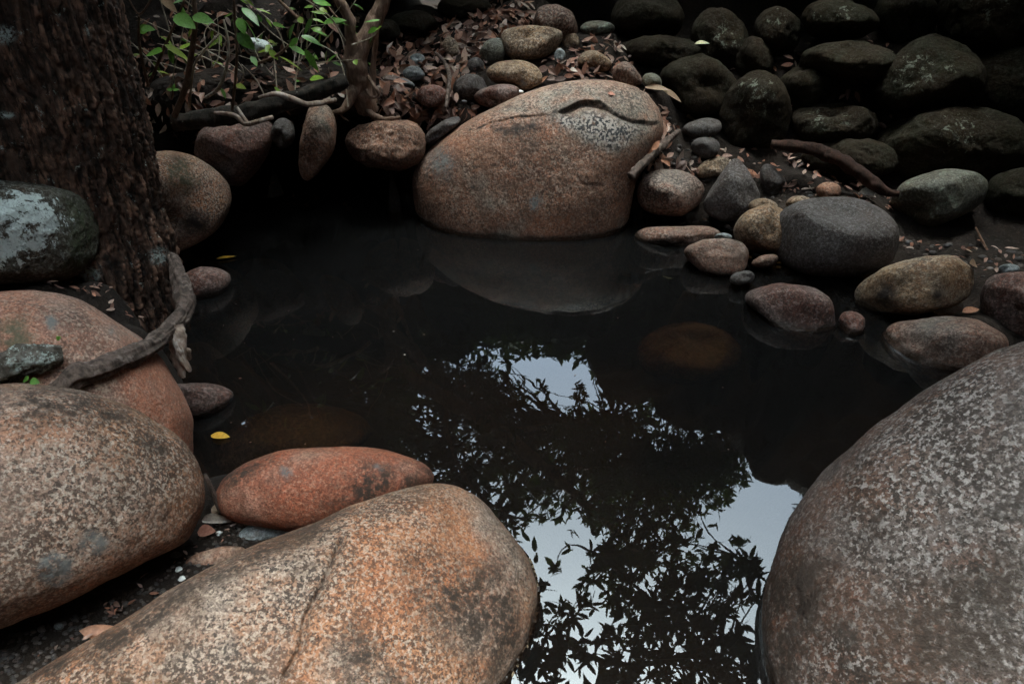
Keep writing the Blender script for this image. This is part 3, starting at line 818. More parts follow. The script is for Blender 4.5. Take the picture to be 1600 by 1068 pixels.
dk('wide brown boulder low at the right of the dark pile', [(1385, 240), (1410, 200), (1470, 178), (1540, 180), (1595, 210), (1600, 255), (1540, 285), (1440, 280)], 3.0, 0.24, seed=67, masks={'lichen': [((1500, 205, 26), 18)], 'rust': [([(1390, 230), (1590, 230), (1560, 280), (1420, 280)], 16)]})
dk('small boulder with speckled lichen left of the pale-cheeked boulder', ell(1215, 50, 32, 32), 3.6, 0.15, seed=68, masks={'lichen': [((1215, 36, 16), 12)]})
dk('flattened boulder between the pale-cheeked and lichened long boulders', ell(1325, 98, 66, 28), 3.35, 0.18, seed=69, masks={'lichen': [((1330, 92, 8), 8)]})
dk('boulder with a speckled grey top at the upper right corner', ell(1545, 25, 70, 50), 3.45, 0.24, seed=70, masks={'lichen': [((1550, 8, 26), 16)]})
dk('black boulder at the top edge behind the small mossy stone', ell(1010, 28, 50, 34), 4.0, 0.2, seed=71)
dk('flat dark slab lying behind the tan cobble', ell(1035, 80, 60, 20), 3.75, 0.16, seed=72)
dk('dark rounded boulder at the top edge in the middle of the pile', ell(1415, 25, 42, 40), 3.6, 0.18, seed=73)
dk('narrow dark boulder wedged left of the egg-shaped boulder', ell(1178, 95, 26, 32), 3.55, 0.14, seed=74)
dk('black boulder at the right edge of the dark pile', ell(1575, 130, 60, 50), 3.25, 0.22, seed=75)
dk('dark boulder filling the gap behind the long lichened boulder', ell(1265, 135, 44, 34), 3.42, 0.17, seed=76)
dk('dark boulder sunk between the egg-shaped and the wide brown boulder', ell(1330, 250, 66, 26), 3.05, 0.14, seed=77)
# submerged stones
rock('drowned red-brown boulder under the water behind the low red boulder', ell(440, 600, 150, 95), 1.54, 0.20, 'tan', seed=80, rest=False)
rock('drowned brown stone under the water near the right bank', ell(1085, 505, 85, 50), 2.08, 0.14, 'maroon', seed=81, rest=False)
for o, top in ((rocks[-2], -0.012), (rocks[-1], -0.06)):
    zmax = max(v.co.z for v in o.data.vertices) + o.location.z
    o.location.z += top - zmax
# boulders higher up the right side, above the picture and mirrored in the pool
for k, (bx, by, bd, rr) in enumerate([(1228, 705, 3.3, 0.27), (1190, 640, 3.4, 0.36), (1100, 600, 3.6, 0.42), (990, 560, 3.9, 0.42), (1310, 690, 3.2, 0.5), (1290, 590, 3.4, 0.5), (1060, 500, 3.6, 0.4), (1180, 520, 3.5, 0.45)]):
    c = mirror_pt(bx, by, bd)
    vs = []; fs = []
    nu, nv = 48, 28
    for i in range(nv + 1):
        ph = math.pi * i / nv
        for j in range(nu):
            t = 2 * math.pi * j / nu
            d = Vector((math.sin(ph) * math.cos(t), math.sin(ph) * math.sin(t), math.cos(ph) * 0.85))
            s = rr * (1 + 0.18 * noise.noise(d * 1.4 + Vector((k * 5, 0, 0))) + 0.06 * noise.noise(d * 3.5))
            vs.append(c + d * s)
    for i in range(nv):
        for j in range(nu):
            fs.append((i * nu + j, (i + 1) * nu + j, (i + 1) * nu + (j + 1) % nu, i * nu + (j + 1) % nu))
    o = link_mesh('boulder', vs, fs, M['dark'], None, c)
    tag(o, 'dark boulder high on the right bank, mirrored in the pool', 'boulder', 'boulders mirrored in the pool')

# ------------------------------------------------------------------ ground: one sheet, a rocky gully with the pool in it
def cp(px, py, Y): 
    p = atY(px, py, Y); ctrl.append((p.x, p.y, p.z))
def cz(px, py, z):
    p = atZ(px, py, z); ctrl.append((p.x, p.y, z))
pool = [(300, 470), (330, 420), (370, 370), (420, 340), (520, 330), (640, 345), (700, 372), (830, 385), (960, 372), (1010, 400), (1090, 445), (1160, 475), (1210, 540), (1330, 560), (1420, 610), (1330, 690), (1240, 780), (1190, 900), (1190, 1060), (870, 1060), (860, 940), (800, 820), (700, 745), (560, 690), (420, 700), (340, 740), (315, 690), (310, 600)]
for gx in range(310, 1420, 45):
    for gy in range(335, 1070, 40):
        if inside(gx, gy, pool):
            ed = seg_dist(gx, gy, pool + [pool[0]])
            cz(gx, gy, -0.12 - 0.5 * sstep(0, 110, ed))
for a in ((560, 290), (470, 310), (400, 330), (600, 310)): cz(a[0], a[1], -0.25)
# the cavity reaches far under the overhanging left bank
for gx in range(270, 660, 40):
    for yy in (2.75, 2.95, 3.15, 3.35):
        p = atY(gx, 250, yy); ctrl.append((p.x, p.y, -0.3))
# under the far-left bank: an overhang, its soil held by roots
for a in ((330, 80, 3.62), (430, 78, 3.66), (520, 72, 3.68), (600, 100, 3.6), (260, 80, 3.6), (240, 30, 3.8), (350, 0, 4.0), (480, 0, 4.1), (560, 90, 3.64)): cp(*a)
# leafy slope
for a in ((690, 172, 3.12), (720, 150, 3.2), (650, 100, 3.5), (700, 110, 3.42), (760, 60, 3.75), (700, 50, 3.8), (620, 80, 3.55), (760, 20, 4.15), (820, 0, 4.4), (660, 10, 4.3), (560, 20, 4.0), (870, 115, 3.42), (930, 125, 3.35), (910, 65, 3.8), (1000, 145, 3.32), (960, 70, 3.75)): cp(*a)
# right strip
for a in ((1035, 200, 3.2), (1060, 240, 3.05), (1030, 255, 3.0), (1150, 240, 3.15), (1230, 270, 3.0), (1330, 300, 2.85), (1440, 375, 2.55), (1530, 380, 2.5), (1570, 400, 2.35), (1300, 450, 2.25), (1250, 430, 2.35), (1180, 350, 2.72), (1060, 345, 2.82)): cp(*a)
for a in ((1330, 470, 0.03), (1350, 510, 0.0), (1160, 440, -0.05), (1110, 355, 0.02), (1560, 560, 0.05), (1530, 500, 0.04)): cz(*a)
# strip between the two near boulders, and behind the trunk
for a in ((380, 812, 0.045), (330, 850, 0.06), (280, 890, 0.075), (220, 930, 0.085), (150, 960, 0.09), (80, 1000, 0.10), (20, 1040, 0.1), (-60, 1060, 0.1), (430, 830, 0.04), (330, 800, 0.03)): cz(*a)
for a in ((60, 448, 1.62), (140, 450, 1.7), (-60, 440, 1.7), (200, 520, 1.6), (-200, 300, 2.2), (-300, 500, 1.6), (-500, 700, 1.0)): cp(*a)
ctrl += [(-2.6, 2.0, 0.9), (-2.4, 3.0, 1.0), (-2.0, 4.0, 1.1), (-1.0, 4.8, 1.1), (0.2, 5.2, 1.0), (1.4, 4.8, 1.3), (2.4, 4.2, 1.6), (2.9, 3.2, 1.5), (2.6, 2.2, 0.7), (2.2, 1.4, 0.3), (1.8, 0.6, 0.2), (1.6, -0.4, 0.2),
         (-1.6, 0.6, 0.2), (-1.4, -0.4, 0.2), (0, -0.6, 0.05), (0.3, -0.3, -0.1), (-0.5, 0.0, -0.05), (0.8, 0.1, -0.1)]
CP = np.array(ctrl)
def lines(a, b, fine0, fine1, st, coarse):
    l = list(np.arange(fine0, fine1 + 1e-6, st))
    x = fine0; s = st
    lo = []
    while x > a:
        s = min(coarse, s * 1.25); x -= s; lo.append(x)
    x = fine1; s = st
    hi = []
    while x < b:
        s = min(coarse, s * 1.25); x += s; hi.append(x)
    return np.array(lo[::-1] + l + hi)
gxs = lines(-22, 22, -2.3, 2.9, 0.025, 0.8)
gys = lines(-16, 26, 0.3, 4.6, 0.025, 0.8)
GX, GY = np.meshgrid(gxs, gys)
def idw(X, Yv):
    num = np.zeros_like(X); den = np.zeros_like(X)
    for (x, y, z) in CP:
        w = 1.0 / ((X - x) ** 2 + (Yv - y) ** 2 + 0.0004) ** 1.9
        num += w * z; den += w
    return num / den
GZ = idw(GX, GY)
# the gully's sides climb all round
rad = np.sqrt(((GX - 0.2) / 1.0) ** 2 + ((GY - 1.6) / 1.05) ** 2)
GZ += np.clip(rad - 3.6, 0, 12) ** 1.08 * np.where(GY > 1.0, 0.98, 0.6)
for j in range(GX.shape[0]):
    for i in range(GX.shape[1]):
        x, y = GX[j, i], GY[j, i]
        r = rad[j, i]
        GZ[j, i] += 0.018 * noise.fractal(Vector((x * 5, y * 5, 0)), 0.8, 2.0, 4) + (0.5 * noise.noise(Vector((x * 0.5, y * 0.5, 3))) * sstep(3.6, 7, r))
dist_ = np.hypot(GX, GY)
GZ = np.where((dist_ > 4.5) & (GY > 1.0), np.minimum(GZ, dist_ * 0.69 - 1.3), GZ)
gv = [(float(GX[j, i]), float(GY[j, i]), float(GZ[j, i])) for j in range(GX.shape[0]) for i in range(GX.shape[1])]
W_ = GX.shape[1]
gf = [(j * W_ + i, j * W_ + i + 1, (j + 1) * W_ + i + 1, (j + 1) * W_ + i) for j in range(GX.shape[0] - 1) for i in range(W_ - 1)]
ground = link_mesh('ground', gv, gf, M['soil'])
tag(ground, kind='structure')

wv = [(-2.2, -0.4, 0), (2.6, -0.4, 0), (2.6, 3.7, 0), (-2.2, 3.7, 0)]
water = link_mesh('water', wv, [(0, 1, 2, 3)], M['water'], smooth=False)
tag(water, kind='structure')

# one ray-cast tree over ground and stones
allv = [Vector(v) for v in gv]; allf = list(gf)
for vs, fs in solids:
    b = len(allv); allv += vs; allf += [tuple(i + b for i in f) for f in fs]
BV = BVHTree.FromPolygons(allv, allf)
GB = BVHTree.FromPolygons([Vector(v) for v in gv], gf)
bv = [Vector(v) for v in gv]; bf = list(gf)
bk = [k for k, o in enumerate(rocks) if o is bank][0]
bf += [tuple(i + len(bv) for i in f) for f in solids[bk][1]]; bv += solids[bk][0]
LB = BVHTree.FromPolygons(bv, bf)
def hit(px, py, tree=None):
    d = ray(px, py).normalized()
    r = (tree or BV).ray_cast(CAM, d)
    if r[0] is None: return None, None
    n = r[1]
    if n.dot(d) > 0: n = -n
    return r[0], n

# the water climbs a few millimetres up the stones
def meniscus(o, hgt=0.010, wid=0.026):
    bm = bmesh.new(); bm.from_mesh(o.data); bm.transform(Matrix.Translation(o.location))
    r = bmesh.ops.bisect_plane(bm, geom=bm.verts[:] + bm.edges[:] + bm.faces[:], plane_co=(0, 0, hgt * 0.5), plane_no=(0, 0, 1))
    ed = [g for g in r['geom_cut'] if isinstance(g, bmesh.types.BMEdge)]
    nb = {}
    for e_ in ed:
        a_, b_ = e_.verts
        nb.setdefault(a_, []).append(b_); nb.setdefault(b_, []).append(a_)
    idx = {}; vs = []; fs = []
    bm.normal_update()
    for v_ in nb:
        n_ = Vector((v_.normal.x, v_.normal.y, 0)); n_ = n_.normalized() if n_.length > 1e-6 else Vector((0, -1, 0))
        idx[v_] = len(vs)
        for k_, (u_, h_) in enumerate(((-0.15, 1.1), (0.0, 0.9), (0.18, 0.5), (0.42, 0.2), (0.7, 0.06), (1.0, 0.01))):
            q_ = v_.co + n_ * (u_ * wid); vs.append(Vector((q_.x, q_.y, 0.0004 + hgt * h_)))
    for e_ in ed:
        a_, b_ = idx[e_.verts[0]], idx[e_.verts[1]]
        for k_ in range(5): fs.append((a_ + k_, a_ + k_ + 1, b_ + k_ + 1, b_ + k_))
    bm.free()
    if fs:
        w_ = link_mesh('water_edge', vs, fs, M['water'])
        tag(w_, kind='structure')
for o_ in (front, main_b, red_s): meniscus(o_)

# ------------------------------------------------------------------ the trunk on the left
def big_trunk():
    root = empty('tree_trunk', atY(150, 480, 2.0))
    tag(root, 'thick dark tree trunk with rough flaking bark at the left edge', 'tree')
    axis = [(-60, -420), (-15, -250), (32, 0), (68, 150), (98, 290), (118, 400), (122, 470), (110, 540)]
    Ys = [2.15, 2.12, 2.08, 2.05, 2.03, 2.0, 1.98, 1.95]
    rad_ = [0.20, 0.215, 0.235, 0.25, 0.265, 0.275, 0.315, 0.38]
    P = [atY(a, b, y) for (a, b), y in zip(axis, Ys)]
    N, S = 420, 360
    c = catmull(P, N)
    vs = []; fs = []
    li = []; cr = []
    for i, p in enumerate(c):
        u = i / (N - 1) * (len(P) - 1); k = min(int(u), len(P) - 2)
        r = rad_[k] + (rad_[k + 1] - rad_[k]) * (u - k)
        for j in range(S):
            th = 2 * math.pi * j / S
            d = Vector((math.cos(th), math.sin(th), 0))
            h = p.z
            wob = 0.010 * noise.noise(Vector((h * 5, math.cos(th), math.sin(th))))
            # long flakes: cells stretched along the trunk
            q1 = Vector((math.cos(th) * 10.5 + wob * 60, math.sin(th) * 10.5, h * 9.0))
            q1 = q1 * 1.35
            f1 = noise.noise(q1 + Vector((0, 0, 1.2 * noise.noise(q1 * 0.6))))
            q2 = Vector((q1.x * 2.3, q1.y * 2.3, q1.z * 4.2))
            f2 = noise.noise(q2)
            ridge = min(abs(f1) * 2.6, 0.85) * 0.014 + min(abs(f2) * 2.4, 0.7) * 0.008 + 0.003 * noise.noise(q1 * 8)
            f3 = noise.noise(Vector((math.cos(th) * 12 + wob * 40, math.sin(th) * 12, h * 1.3 + 7)))
            ridge += min(abs(f3) * 3.2, 1.0) * 0.012 - 0.006
            cr.append(sstep(0.12, 0.4, abs(f3) * 1.3) * sstep(0.25, 0.8, abs(f1) * 1.8) * sstep(0.1, 0.5, abs(f2) * 1.6))
            flare = sstep(0.5, 0.0, h) * (0.06 * noise.noise(Vector((math.cos(th) * 1.9, math.sin(th) * 1.9, 4))) + 0.03 * noise.noise(Vector((math.cos(th) * 4.2, math.sin(th) * 4.2, h * 1.5))))
            vs.append(Vector((p.x, p.y, p.z)) + d * (r - 0.012 + ridge + flare))
            X, Yp = to_px(vs[-1])
            li.append(max(sstep(22, 6, math.hypot(X - 140, (Yp - 428) * 1.4)), sstep(20, 5, math.hypot(X - 248, Yp - 400)), sstep(26, 8, math.hypot(X - 5, (Yp - 55) * 1.3)), sstep(16, 4, math.hypot(X - 10, (Yp - 180) * 2))))
    for i in range(N - 1):
        for j in range(S):
            j2 = (j + 1) % S
            fs.append((i * S + j, (i + 1) * S + j, (i + 1) * S + j2, i * S + j2))
    o = link_mesh('trunk', vs, fs, M['bark'], root)
    at = o.data.attributes.new('lichen', 'FLOAT', 'POINT'); at.data.foreach_set('value', li)
    at = o.data.attributes.new('crest', 'FLOAT', 'POINT'); at.data.foreach_set('value', cr)
    # crown out of sight above, it shades the left
    m = MB(); rnd = random.Random(5)
    for k in range(1500):
        d = Vector((rnd.gauss(0, 1), rnd.gauss(0, 1), rnd.gauss(0, 0.5))).normalized() * (rnd.random() ** 0.4)
        p = Vector((-3.3 + d.x * 1.7, 2.6 + d.y * 2.0, 4.4 + d.z * 1.2))
        m.leaf(p, Vector((rnd.gauss(0, 1), rnd.gauss(0, 1), rnd.gauss(-.3, .5))), Vector((rnd.gauss(0, .4), rnd.gauss(0, .4), 1)), 0.22, 0.09, simple=True)
    m.build('crown', M['leaf_canopy'], root)
    mb = MB()
    mb.tube([c[0], c[0] + Vector((-0.7, 0.2, 1.2)), Vector((-3.2, 2.6, 4.4))], [0.27, 0.2, 0.08], 14)
    mb.build('limb', M['bark'], root)
    return root
big_trunk()

# ------------------------------------------------------------------ roots, logs, sticks
def px_tube(name, label, cat, path, radii, mat, sides=14, n=None, rough=0.2, fr=40, group=None):
    """path of (px, py, Y)"""
    P = [atY(*p) for p in path]
    m = MB(); m.tube(P, radii, sides, n or len(path) * 14, rough, fr)
    return tag(m.build(name, mat, None, P[0]), label, cat, group)
rt = empty('root', atY(285, 450, 1.75))
tag(rt, 'weathered bare root curving from the dark trunk over the pink-orange boulder', 'root')
m = MB(); m.tube([atY(*p) for p in [(278, 425, 1.78), (287, 460, 1.68), (284, 492, 1.58), (262, 516, 1.48), (225, 543, 1.38), (180, 563, 1.28), (135, 580, 1.2), (95, 602, 1.14), (70, 625, 1.1)]], [0.012, 0.020, 0.023, 0.022, 0.0235, 0.024, 0.022, 0.024, 0.022], 24, 170, 0.22, 34)
m.v = []; m.f = []
RP = [atY(268, 400, 1.72), atY(280, 430, 1.64), atY(288, 460, 1.56), atY(285, 490, 1.50)]
RP.append(atY(264, 515, 1.43))
for (x_, y_) in [(225, 543), (180, 563), (140, 577), (112, 586)]:
    p_, n_ = hit(x_, y_ + 6)
    RP.append(p_ + (n_ * 0.4 - FWD * 0.6).normalized() * 0.014)
RP.append(RP[-1] + Vector((-0.05, -0.06, -0.06))); RP.append(RP[-1] + Vector((-0.05, -0.05, -0.12)))
m.tube(RP, [0.012, 0.019, 0.021, 0.021, 0.019, 0.022, 0.023, 0.019, 0.022, 0.023, 0.02], 48, 260, 0.4, 20, streak=0.22)
m.build('root_wood', M['root'], rt)
m = MB(); m.tube([atY(*p) for p in [(274, 508, 1.44), (280, 532, 1.42), (284, 552, 1.41), (291, 570, 1.40), (297, 580, 1.40)]], [0.016, 0.019, 0.015, 0.010, 0.004], 16, 70, 0.45, 60)
m.tube([atY(*p) for p in [(280, 538, 1.44), (292, 548, 1.43), (296, 562, 1.43)]], [0.006, 0.008, 0.003], 10, 30, 0.5, 70)
m.tube([atY(*p) for p in [(270, 512, 1.45), (276, 556, 1.42), (286, 590, 1.40)]], [0.012, 0.014, 0.006], 12, 40, 0.5, 70)
m.build('splintered_end', M['palewood'], rt)
SP = []
for (x_, y_) in [(-60, 600), (0, 580), (45, 566), (80, 558), (101, 556)]:
    p_, n_ = hit(x_, y_)
    SP.append(p_ + (n_ * 0.5 - FWD * 0.5).normalized() * 0.020)
m = MB(); m.tube(SP, [0.034, 0.033, 0.031, 0.028, 0.017], 44, 160, 0.3, 22, streak=0.35)
tag(m.build('branch_stub', M['greywood'], None, SP[2]), 'grey lichen-crusted branch stub lying on the pink-orange boulder', 'branch')
px_tube('log', 'dark mossy log lying along the far left bank', 'log', [(270, 192, 2.64), (340, 183, 2.66), (400, 173, 2.68), (455, 157, 2.70), (500, 141, 2.73), (540, 126, 2.78)], [0.03, 0.034, 0.036, 0.034, 0.032, 0.028], M['log'], 22, 150, 0.25, 26)
px_tube('root', 'pale curved root lying across the mossy log', 'root', [(404, 152, 2.60), (430, 147, 2.60), (455, 154, 2.61), (478, 162, 2.62), (500, 161, 2.65), (524, 156, 2.72)], [0.004, 0.010, 0.011, 0.010, 0.010, 0.008], M['palewood'], 12)
rt2 = empty('root', atY(385, 192, 2.68))
tag(rt2, 'forked white-ended root hanging over the dark rock on the far left bank', 'root')
m = MB(); m.tube([atY(*p) for p in [(335, 176, 2.60), (366, 180, 2.59), (383, 193, 2.58), (402, 190, 2.58), (426, 183, 2.62)]], [0.006, 0.009, 0.010, 0.009, 0.008], 12, 60, 0.2, 40)
m.tube([atY(*p) for p in [(370, 168, 2.60), (378, 180, 2.59), (386, 192, 2.58)]], [0.006, 0.008, 0.008], 10, 30, 0.2, 40)
m.build('root_wood', M['palewood'], rt2)
px_tube('stick', 'broken grey-brown stick leaning against the right end of the cracked boulder', 'stick', [(986, 276, 2.76), (1000, 260, 2.80), (1030, 232, 2.90), (1060, 205, 3.02)], [0.019, 0.018, 0.016, 0.012], M['root'], 18, 90, 0.3, 50)
px_tube('root', 'red-brown root sloping down through the dark boulder pile', 'root', [(1205, 225, 3.0), (1260, 232, 2.95), (1310, 248, 2.88), (1350, 275, 2.8), (1380, 298, 2.74), (1405, 303, 2.72)], [0.018, 0.026, 0.03, 0.028, 0.026, 0.012], M['redroot'], 18, 110, 0.3, 30)
px_tube('twig', 'thin bent twig on the dark ground at the right', 'twig', [(1525, 355, 2.55), (1540, 385, 2.45), (1556, 408, 2.36), (1580, 402, 2.36), (1602, 398, 2.36)], [0.003, 0.005, 0.004, 0.0025, 0.002], M['stem'], 8)
px_tube('twig', 'dark twig wedged between the left boulder and the low red boulder', 'twig', [(320, 740, 1.10), (332, 768, 1.09), (345, 795, 1.08), (362, 806, 1.075), (380, 822, 1.07)], [0.004, 0.006, 0.007, 0.006, 0.003], M['root'], 10)
px_tube('twig', 'slim twig standing in the dead leaves on the slope', 'twig', [(680, 82, 3.5), (695, 98, 3.42), (702, 120, 3.3), (700, 145, 3.2), (697, 168, 3.1)], [0.006, 0.009, 0.011, 0.009, 0.007], M['root'], 10)
px_tube('twig', 'long dark twig lying in the soil between the near boulders', 'twig', [(40, 985, 0.79), (90, 968, 0.83), (155, 950, 0.87)], [0.002, 0.003, 0.002], M['root'], 8)

# ------------------------------------------------------------------ crooked tree on the far bank, leaning out over the pool
def cluster(m, tw, p, ax, rnd, L, n, wf=0.36):
    """a whorl of leaves at a twig tip"""
    ax = ax.normalized()
    s = ax.orthogonal().normalized(); t = ax.cross(s)
    a0 = rnd.random() * 6.28
    for k in range(n):
        a = a0 + k * 2.4
        tilt = rnd.uniform(0.35, 1.25)
        d = ax * math.cos(tilt) + (s * math.cos(a) + t * math.sin(a)) * math.sin(tilt)
        l = L * rnd.uniform(0.65, 1.15)
        m.leaf(p - ax * (L * 0.45 * k / n), d, ax + Vector((rnd.gauss(0, .3), rnd.gauss(0, .3), rnd.gauss(0, .3))), l, l * wf * rnd.uniform(0.8, 1.15), bend=rnd.uniform(0.0, 0.35), fold=0.15, n=4)

def spray(m, tw, nodes, rnd, pts, L, wf=0.36):
    """leaf whorls at the given points, each joined by a twig to the nearest bough"""
    for p in pts:
        q = min(nodes, key=lambda a: (a - p).length_squared)
        dv = p - q
        mid = q + dv * 0.5 + Vector((rnd.gauss(0, .06), rnd.gauss(0, .06), rnd.gauss(0, .06))) * max(0.3, dv.length)
        if dv.length < 1.4:
            tw.tube([q, mid, p], [0.010, 0.006, 0.0025], 5, 7, cap=False)
        cluster(m, tw, p, dv + Vector((rnd.gauss(0, .2), rnd.gauss(0, .2), rnd.gauss(0, .2))) + Vector((0, 0, -0.1)), rnd, L, rnd.randint(5, 8), wf)
        for e in range(2):
            t = rnd.uniform(0.45, 0.9)
            pp = q + dv * t + Vector((rnd.gauss(0, .05), rnd.gauss(0, .05), rnd.gauss(0, .05)))
            cluster(m, tw, pp, Vector((rnd.gauss(0, 1), rnd.gauss(0, 1), rnd.gauss(0, 1))), rnd, L * 0.9, rnd.randint(3, 5), wf)

SKY = [  # clear sky in the mirror image
    [(828, 835), (860, 815), (905, 812), (928, 828), (915, 880), (905, 915), (885, 930), (858, 935), (842, 900)],
    [(1085, 828), (1130, 800), (1170, 770), (1180, 742), (1260, 740), (1240, 800), (1205, 835), (1190, 848), (1150, 850), (1120, 865)],
    [(790, 662), (798, 610), (815, 568), (870, 562), (905, 590), (895, 645), (850, 658), (825, 672)],
    [(915, 935), (950, 925), (945, 990), (910, 985)], [(1150, 930), (1175, 920), (1180, 985), (1160, 980)], [(870, 1010), (905, 1005), (915, 1068), (880, 1068)],
]
def sky_open(px, py, pad=0):
    return any(inside(px, py, s) for s in SKY)

crook = empty('crooked_tree', atY(565, 160, 3.0))
tag(crook, 'crooked tree with twisted pale brown stems on the far bank, leaning over the pool', 'tree')
m = MB()
top1 = atY(604, -20, 3.05)
T0 = [atY(572, 172, 3.02), atY(562, 130, 2.98), atY(556, 92, 2.98), atY(574, 55, 3.0), atY(592, 20, 3.03), top1]
m.tube(T0, [0.045, 0.042, 0.046, 0.034, 0.032, 0.03], 20, 120, 0.25, 24)
m.tube([atY(556, 95, 2.98), atY(549, 62, 2.96), atY(545, 30, 2.95), atY(532, 4, 2.95), atY(515, -20, 2.98)], [0.036, 0.024, 0.022, 0.021, 0.02], 16, 80, 0.2, 24)
m.tube([atY(585, 160, 3.05), atY(582, 110, 3.06), atY(588, 60, 3.08), atY(593, -10, 3.1)], [0.014, 0.012, 0.011, 0.01], 10, 50, 0.3, 40)
m.tube([atY(575, 120, 2.95), atY(585, 135, 2.93), atY(592, 148, 2.94), atY(580, 152, 2.95), atY(572, 140, 2.96)], [0.008, 0.007, 0.006, 0.006, 0.005], 8, 40, 0.2, 40)
m.tube([atY(562, 125, 2.97), atY(548, 155, 2.93), atY(535, 172, 2.9), atY(520, 175, 2.88)], [0.03, 0.022, 0.016, 0.01], 12, 50, 0.3, 30)
m.tube([atY(568, 160, 3.0), atY(580, 178, 2.98), atY(600, 186, 2.98), atY(625, 183, 3.0)], [0.02, 0.014, 0.01, 0.006], 10, 40, 0.3, 30)
# the leaning stem above the picture
bough = [top1, mirror_pt(612, 520, 2.15), mirror_pt(640, 585, 2.5), mirror_pt(700, 625, 2.9), mirror_pt(775, 670, 3.25), mirror_pt(850, 730, 3.5), mirror_pt(930, 800, 3.75), mirror_pt(1010, 880, 4.0)]
mbg = MB(); mbg.tube(bough, [0.03, 0.03, 0.04, 0.055, 0.055, 0.045, 0.03, 0.015], 14, 120, 0.15, 14)
mbg.build('bough', M['palewood'], crook)  # paler than the trunk bark: sky light put into the wood colour
b2 = [mirror_pt(775, 670, 3.25), mirror_pt(830, 668, 3.6), mirror_pt(900, 655, 4.0), mirror_pt(960, 650, 4.3)]
b3 = [mirror_pt(850, 730, 3.5), mirror_pt(940, 730, 3.9), mirror_pt(1040, 720, 4.2), mirror_pt(1150, 700, 4.5)]
b4 = [mirror_pt(700, 625, 2.9), mirror_pt(700, 680, 3.1), mirror_pt(730, 750, 3.3), mirror_pt(790, 800, 3.4)]
m.build('trunk', M['crook'], crook)
for b in (b2, b3, b4):
    mq = MB(); mq.tube(b, [0.024, 0.018, 0.012, 0.006], 8, 40, 0.2, 14); mq.build('branch', M['palewood'], crook)
nodes = []
for b in (bough[2:], b2, b3, b4): nodes += catmull(b, 24)
lv = MB(); tw = MB(); rnd = random.Random(3)
pts = []
dens = [  # (cx, cy, sx, sy, number, dist0, dist1)
    (730, 640, 60, 50, 70, 3.0, 4.6), (960, 670, 90, 55, 150, 3.6, 5.4), (860, 610, 40, 22, 18, 4.4, 5.4), (1120, 720, 60, 26, 60, 4.0, 5.4), (880, 750, 110, 40, 150, 3.4, 5.2),
    (760, 770, 60, 40, 55, 3.2, 4.6), (1020, 790, 60, 50, 110, 3.6, 5.0), (1010, 740, 90, 40, 90, 3.8, 5.2), (705, 585, 45, 24, 75, 3.0, 4.6), (690, 700, 50, 40, 30, 3.0, 4.2)]
for (cx, cy, sx, sy, k, d0, d1) in dens:
    for _ in range(int(k * 1.7)):
        x, y = rnd.gauss(cx, sx), rnd.gauss(cy, sy)
        if sky_open(x, y) and rnd.random() < 0.95: continue
        if y < 560 or x > 1180: continue
        pts.append(mirror_pt(x, y, rnd.uniform(d0, d1)))
spray(lv, tw, nodes, rnd, pts, 0.085)
tag(lv.build('crown', M['leaf_crown'], crook), kind='stuff')
tag(tw.build('twigs', M['trunk'], crook), kind='stuff')

# the nearer tree whose boughs hang over the water; its trunk stands outside the picture
near = empty('overhanging_tree', (3.4, 1.4, 0.6))
tag(near, 'large-leaved tree whose hanging boughs are mirrored at the bottom of the pool', 'tree')
m = MB()
hub = mirror_pt(1330, 1050, 4.0)
m.tube([Vector((3.4, 1.4, 0.3)), Vector((3.3, 1.5, 2.0)), hub], [0.16, 0.13, 0.08], 14, 40, 0.15, 8)
n1 = [hub, mirror_pt(1130, 1000, 3.6), mirror_pt(1010, 930, 3.5), mirror_pt(930, 860, 3.5)]
n2 = [mirror_pt(1130, 1000, 3.6), mirror_pt(1000, 1040, 3.3), mirror_pt(880, 1010, 3.2), mirror_pt(800, 960, 3.2)]
n3 = [mirror_pt(1230, 1020, 3.8), mirror_pt(1180, 930, 3.8), mirror_pt(1150, 870, 3.8)]
n4 = [mirror_pt(1000, 1040, 3.3), mirror_pt(930, 1110, 3.2), mirror_pt(830, 1120, 3.2), mirror_pt(720, 1100, 3.2)]
for b in (n1, n2, n3, n4): m.tube(b, [0.03, 0.022, 0.014, 0.006], 8, 50, 0.2, 14)
m.build('trunk', M['trunk'], near)
nodes = []
for b in (n1, n2, n3, n4): nodes += catmull(b, 24)
lv = MB(); tw = MB(); rnd = random.Random(8)
pts = []
for (cx, cy, sx, sy, k, d0, d1) in [(1040, 930, 80, 50, 95, 3.0, 4.0), (1150, 890, 32, 26, 22, 3.2, 4.0), (960, 880, 40, 30, 26, 3.1, 3.9), (930, 1010, 70, 50, 42, 2.9, 3.8), (1080, 1030, 70, 40, 55, 3.0, 4.0), (850, 980, 30, 60, 16, 2.9, 3.6), (1000, 1100, 160, 40, 60, 2.8, 3.8), (830, 1050, 30, 30, 10, 2.9, 3.5)]:
    for _ in range(k):
        if rnd.random() > 0.78: continue
        x, y = rnd.gauss(cx, sx), rnd.gauss(cy, sy)
        if sky_open(x, y) and rnd.random() < 0.93: continue
        pts.append(mirror_pt(x, y, rnd.uniform(d0, d1)))
spray(lv, tw, nodes, rnd, pts, 0.098, 0.38)
for (x, y) in [(828, 848), (838, 880), (845, 905), (835, 862), (850, 940)]:
    p = mirror_pt(x, y, 3.2)
    lv.leaf(p, Vector((rnd.gauss(0, 1), rnd.gauss(0, 1), rnd.gauss(0, .4))), Vector((0, 0, 1)), 0.11, 0.04, 0.2)
tag(lv.build('crown', M['leaf_crown'], near), kind='stuff')
tag(tw.build('twigs', M['trunk'], near), kind='stuff')

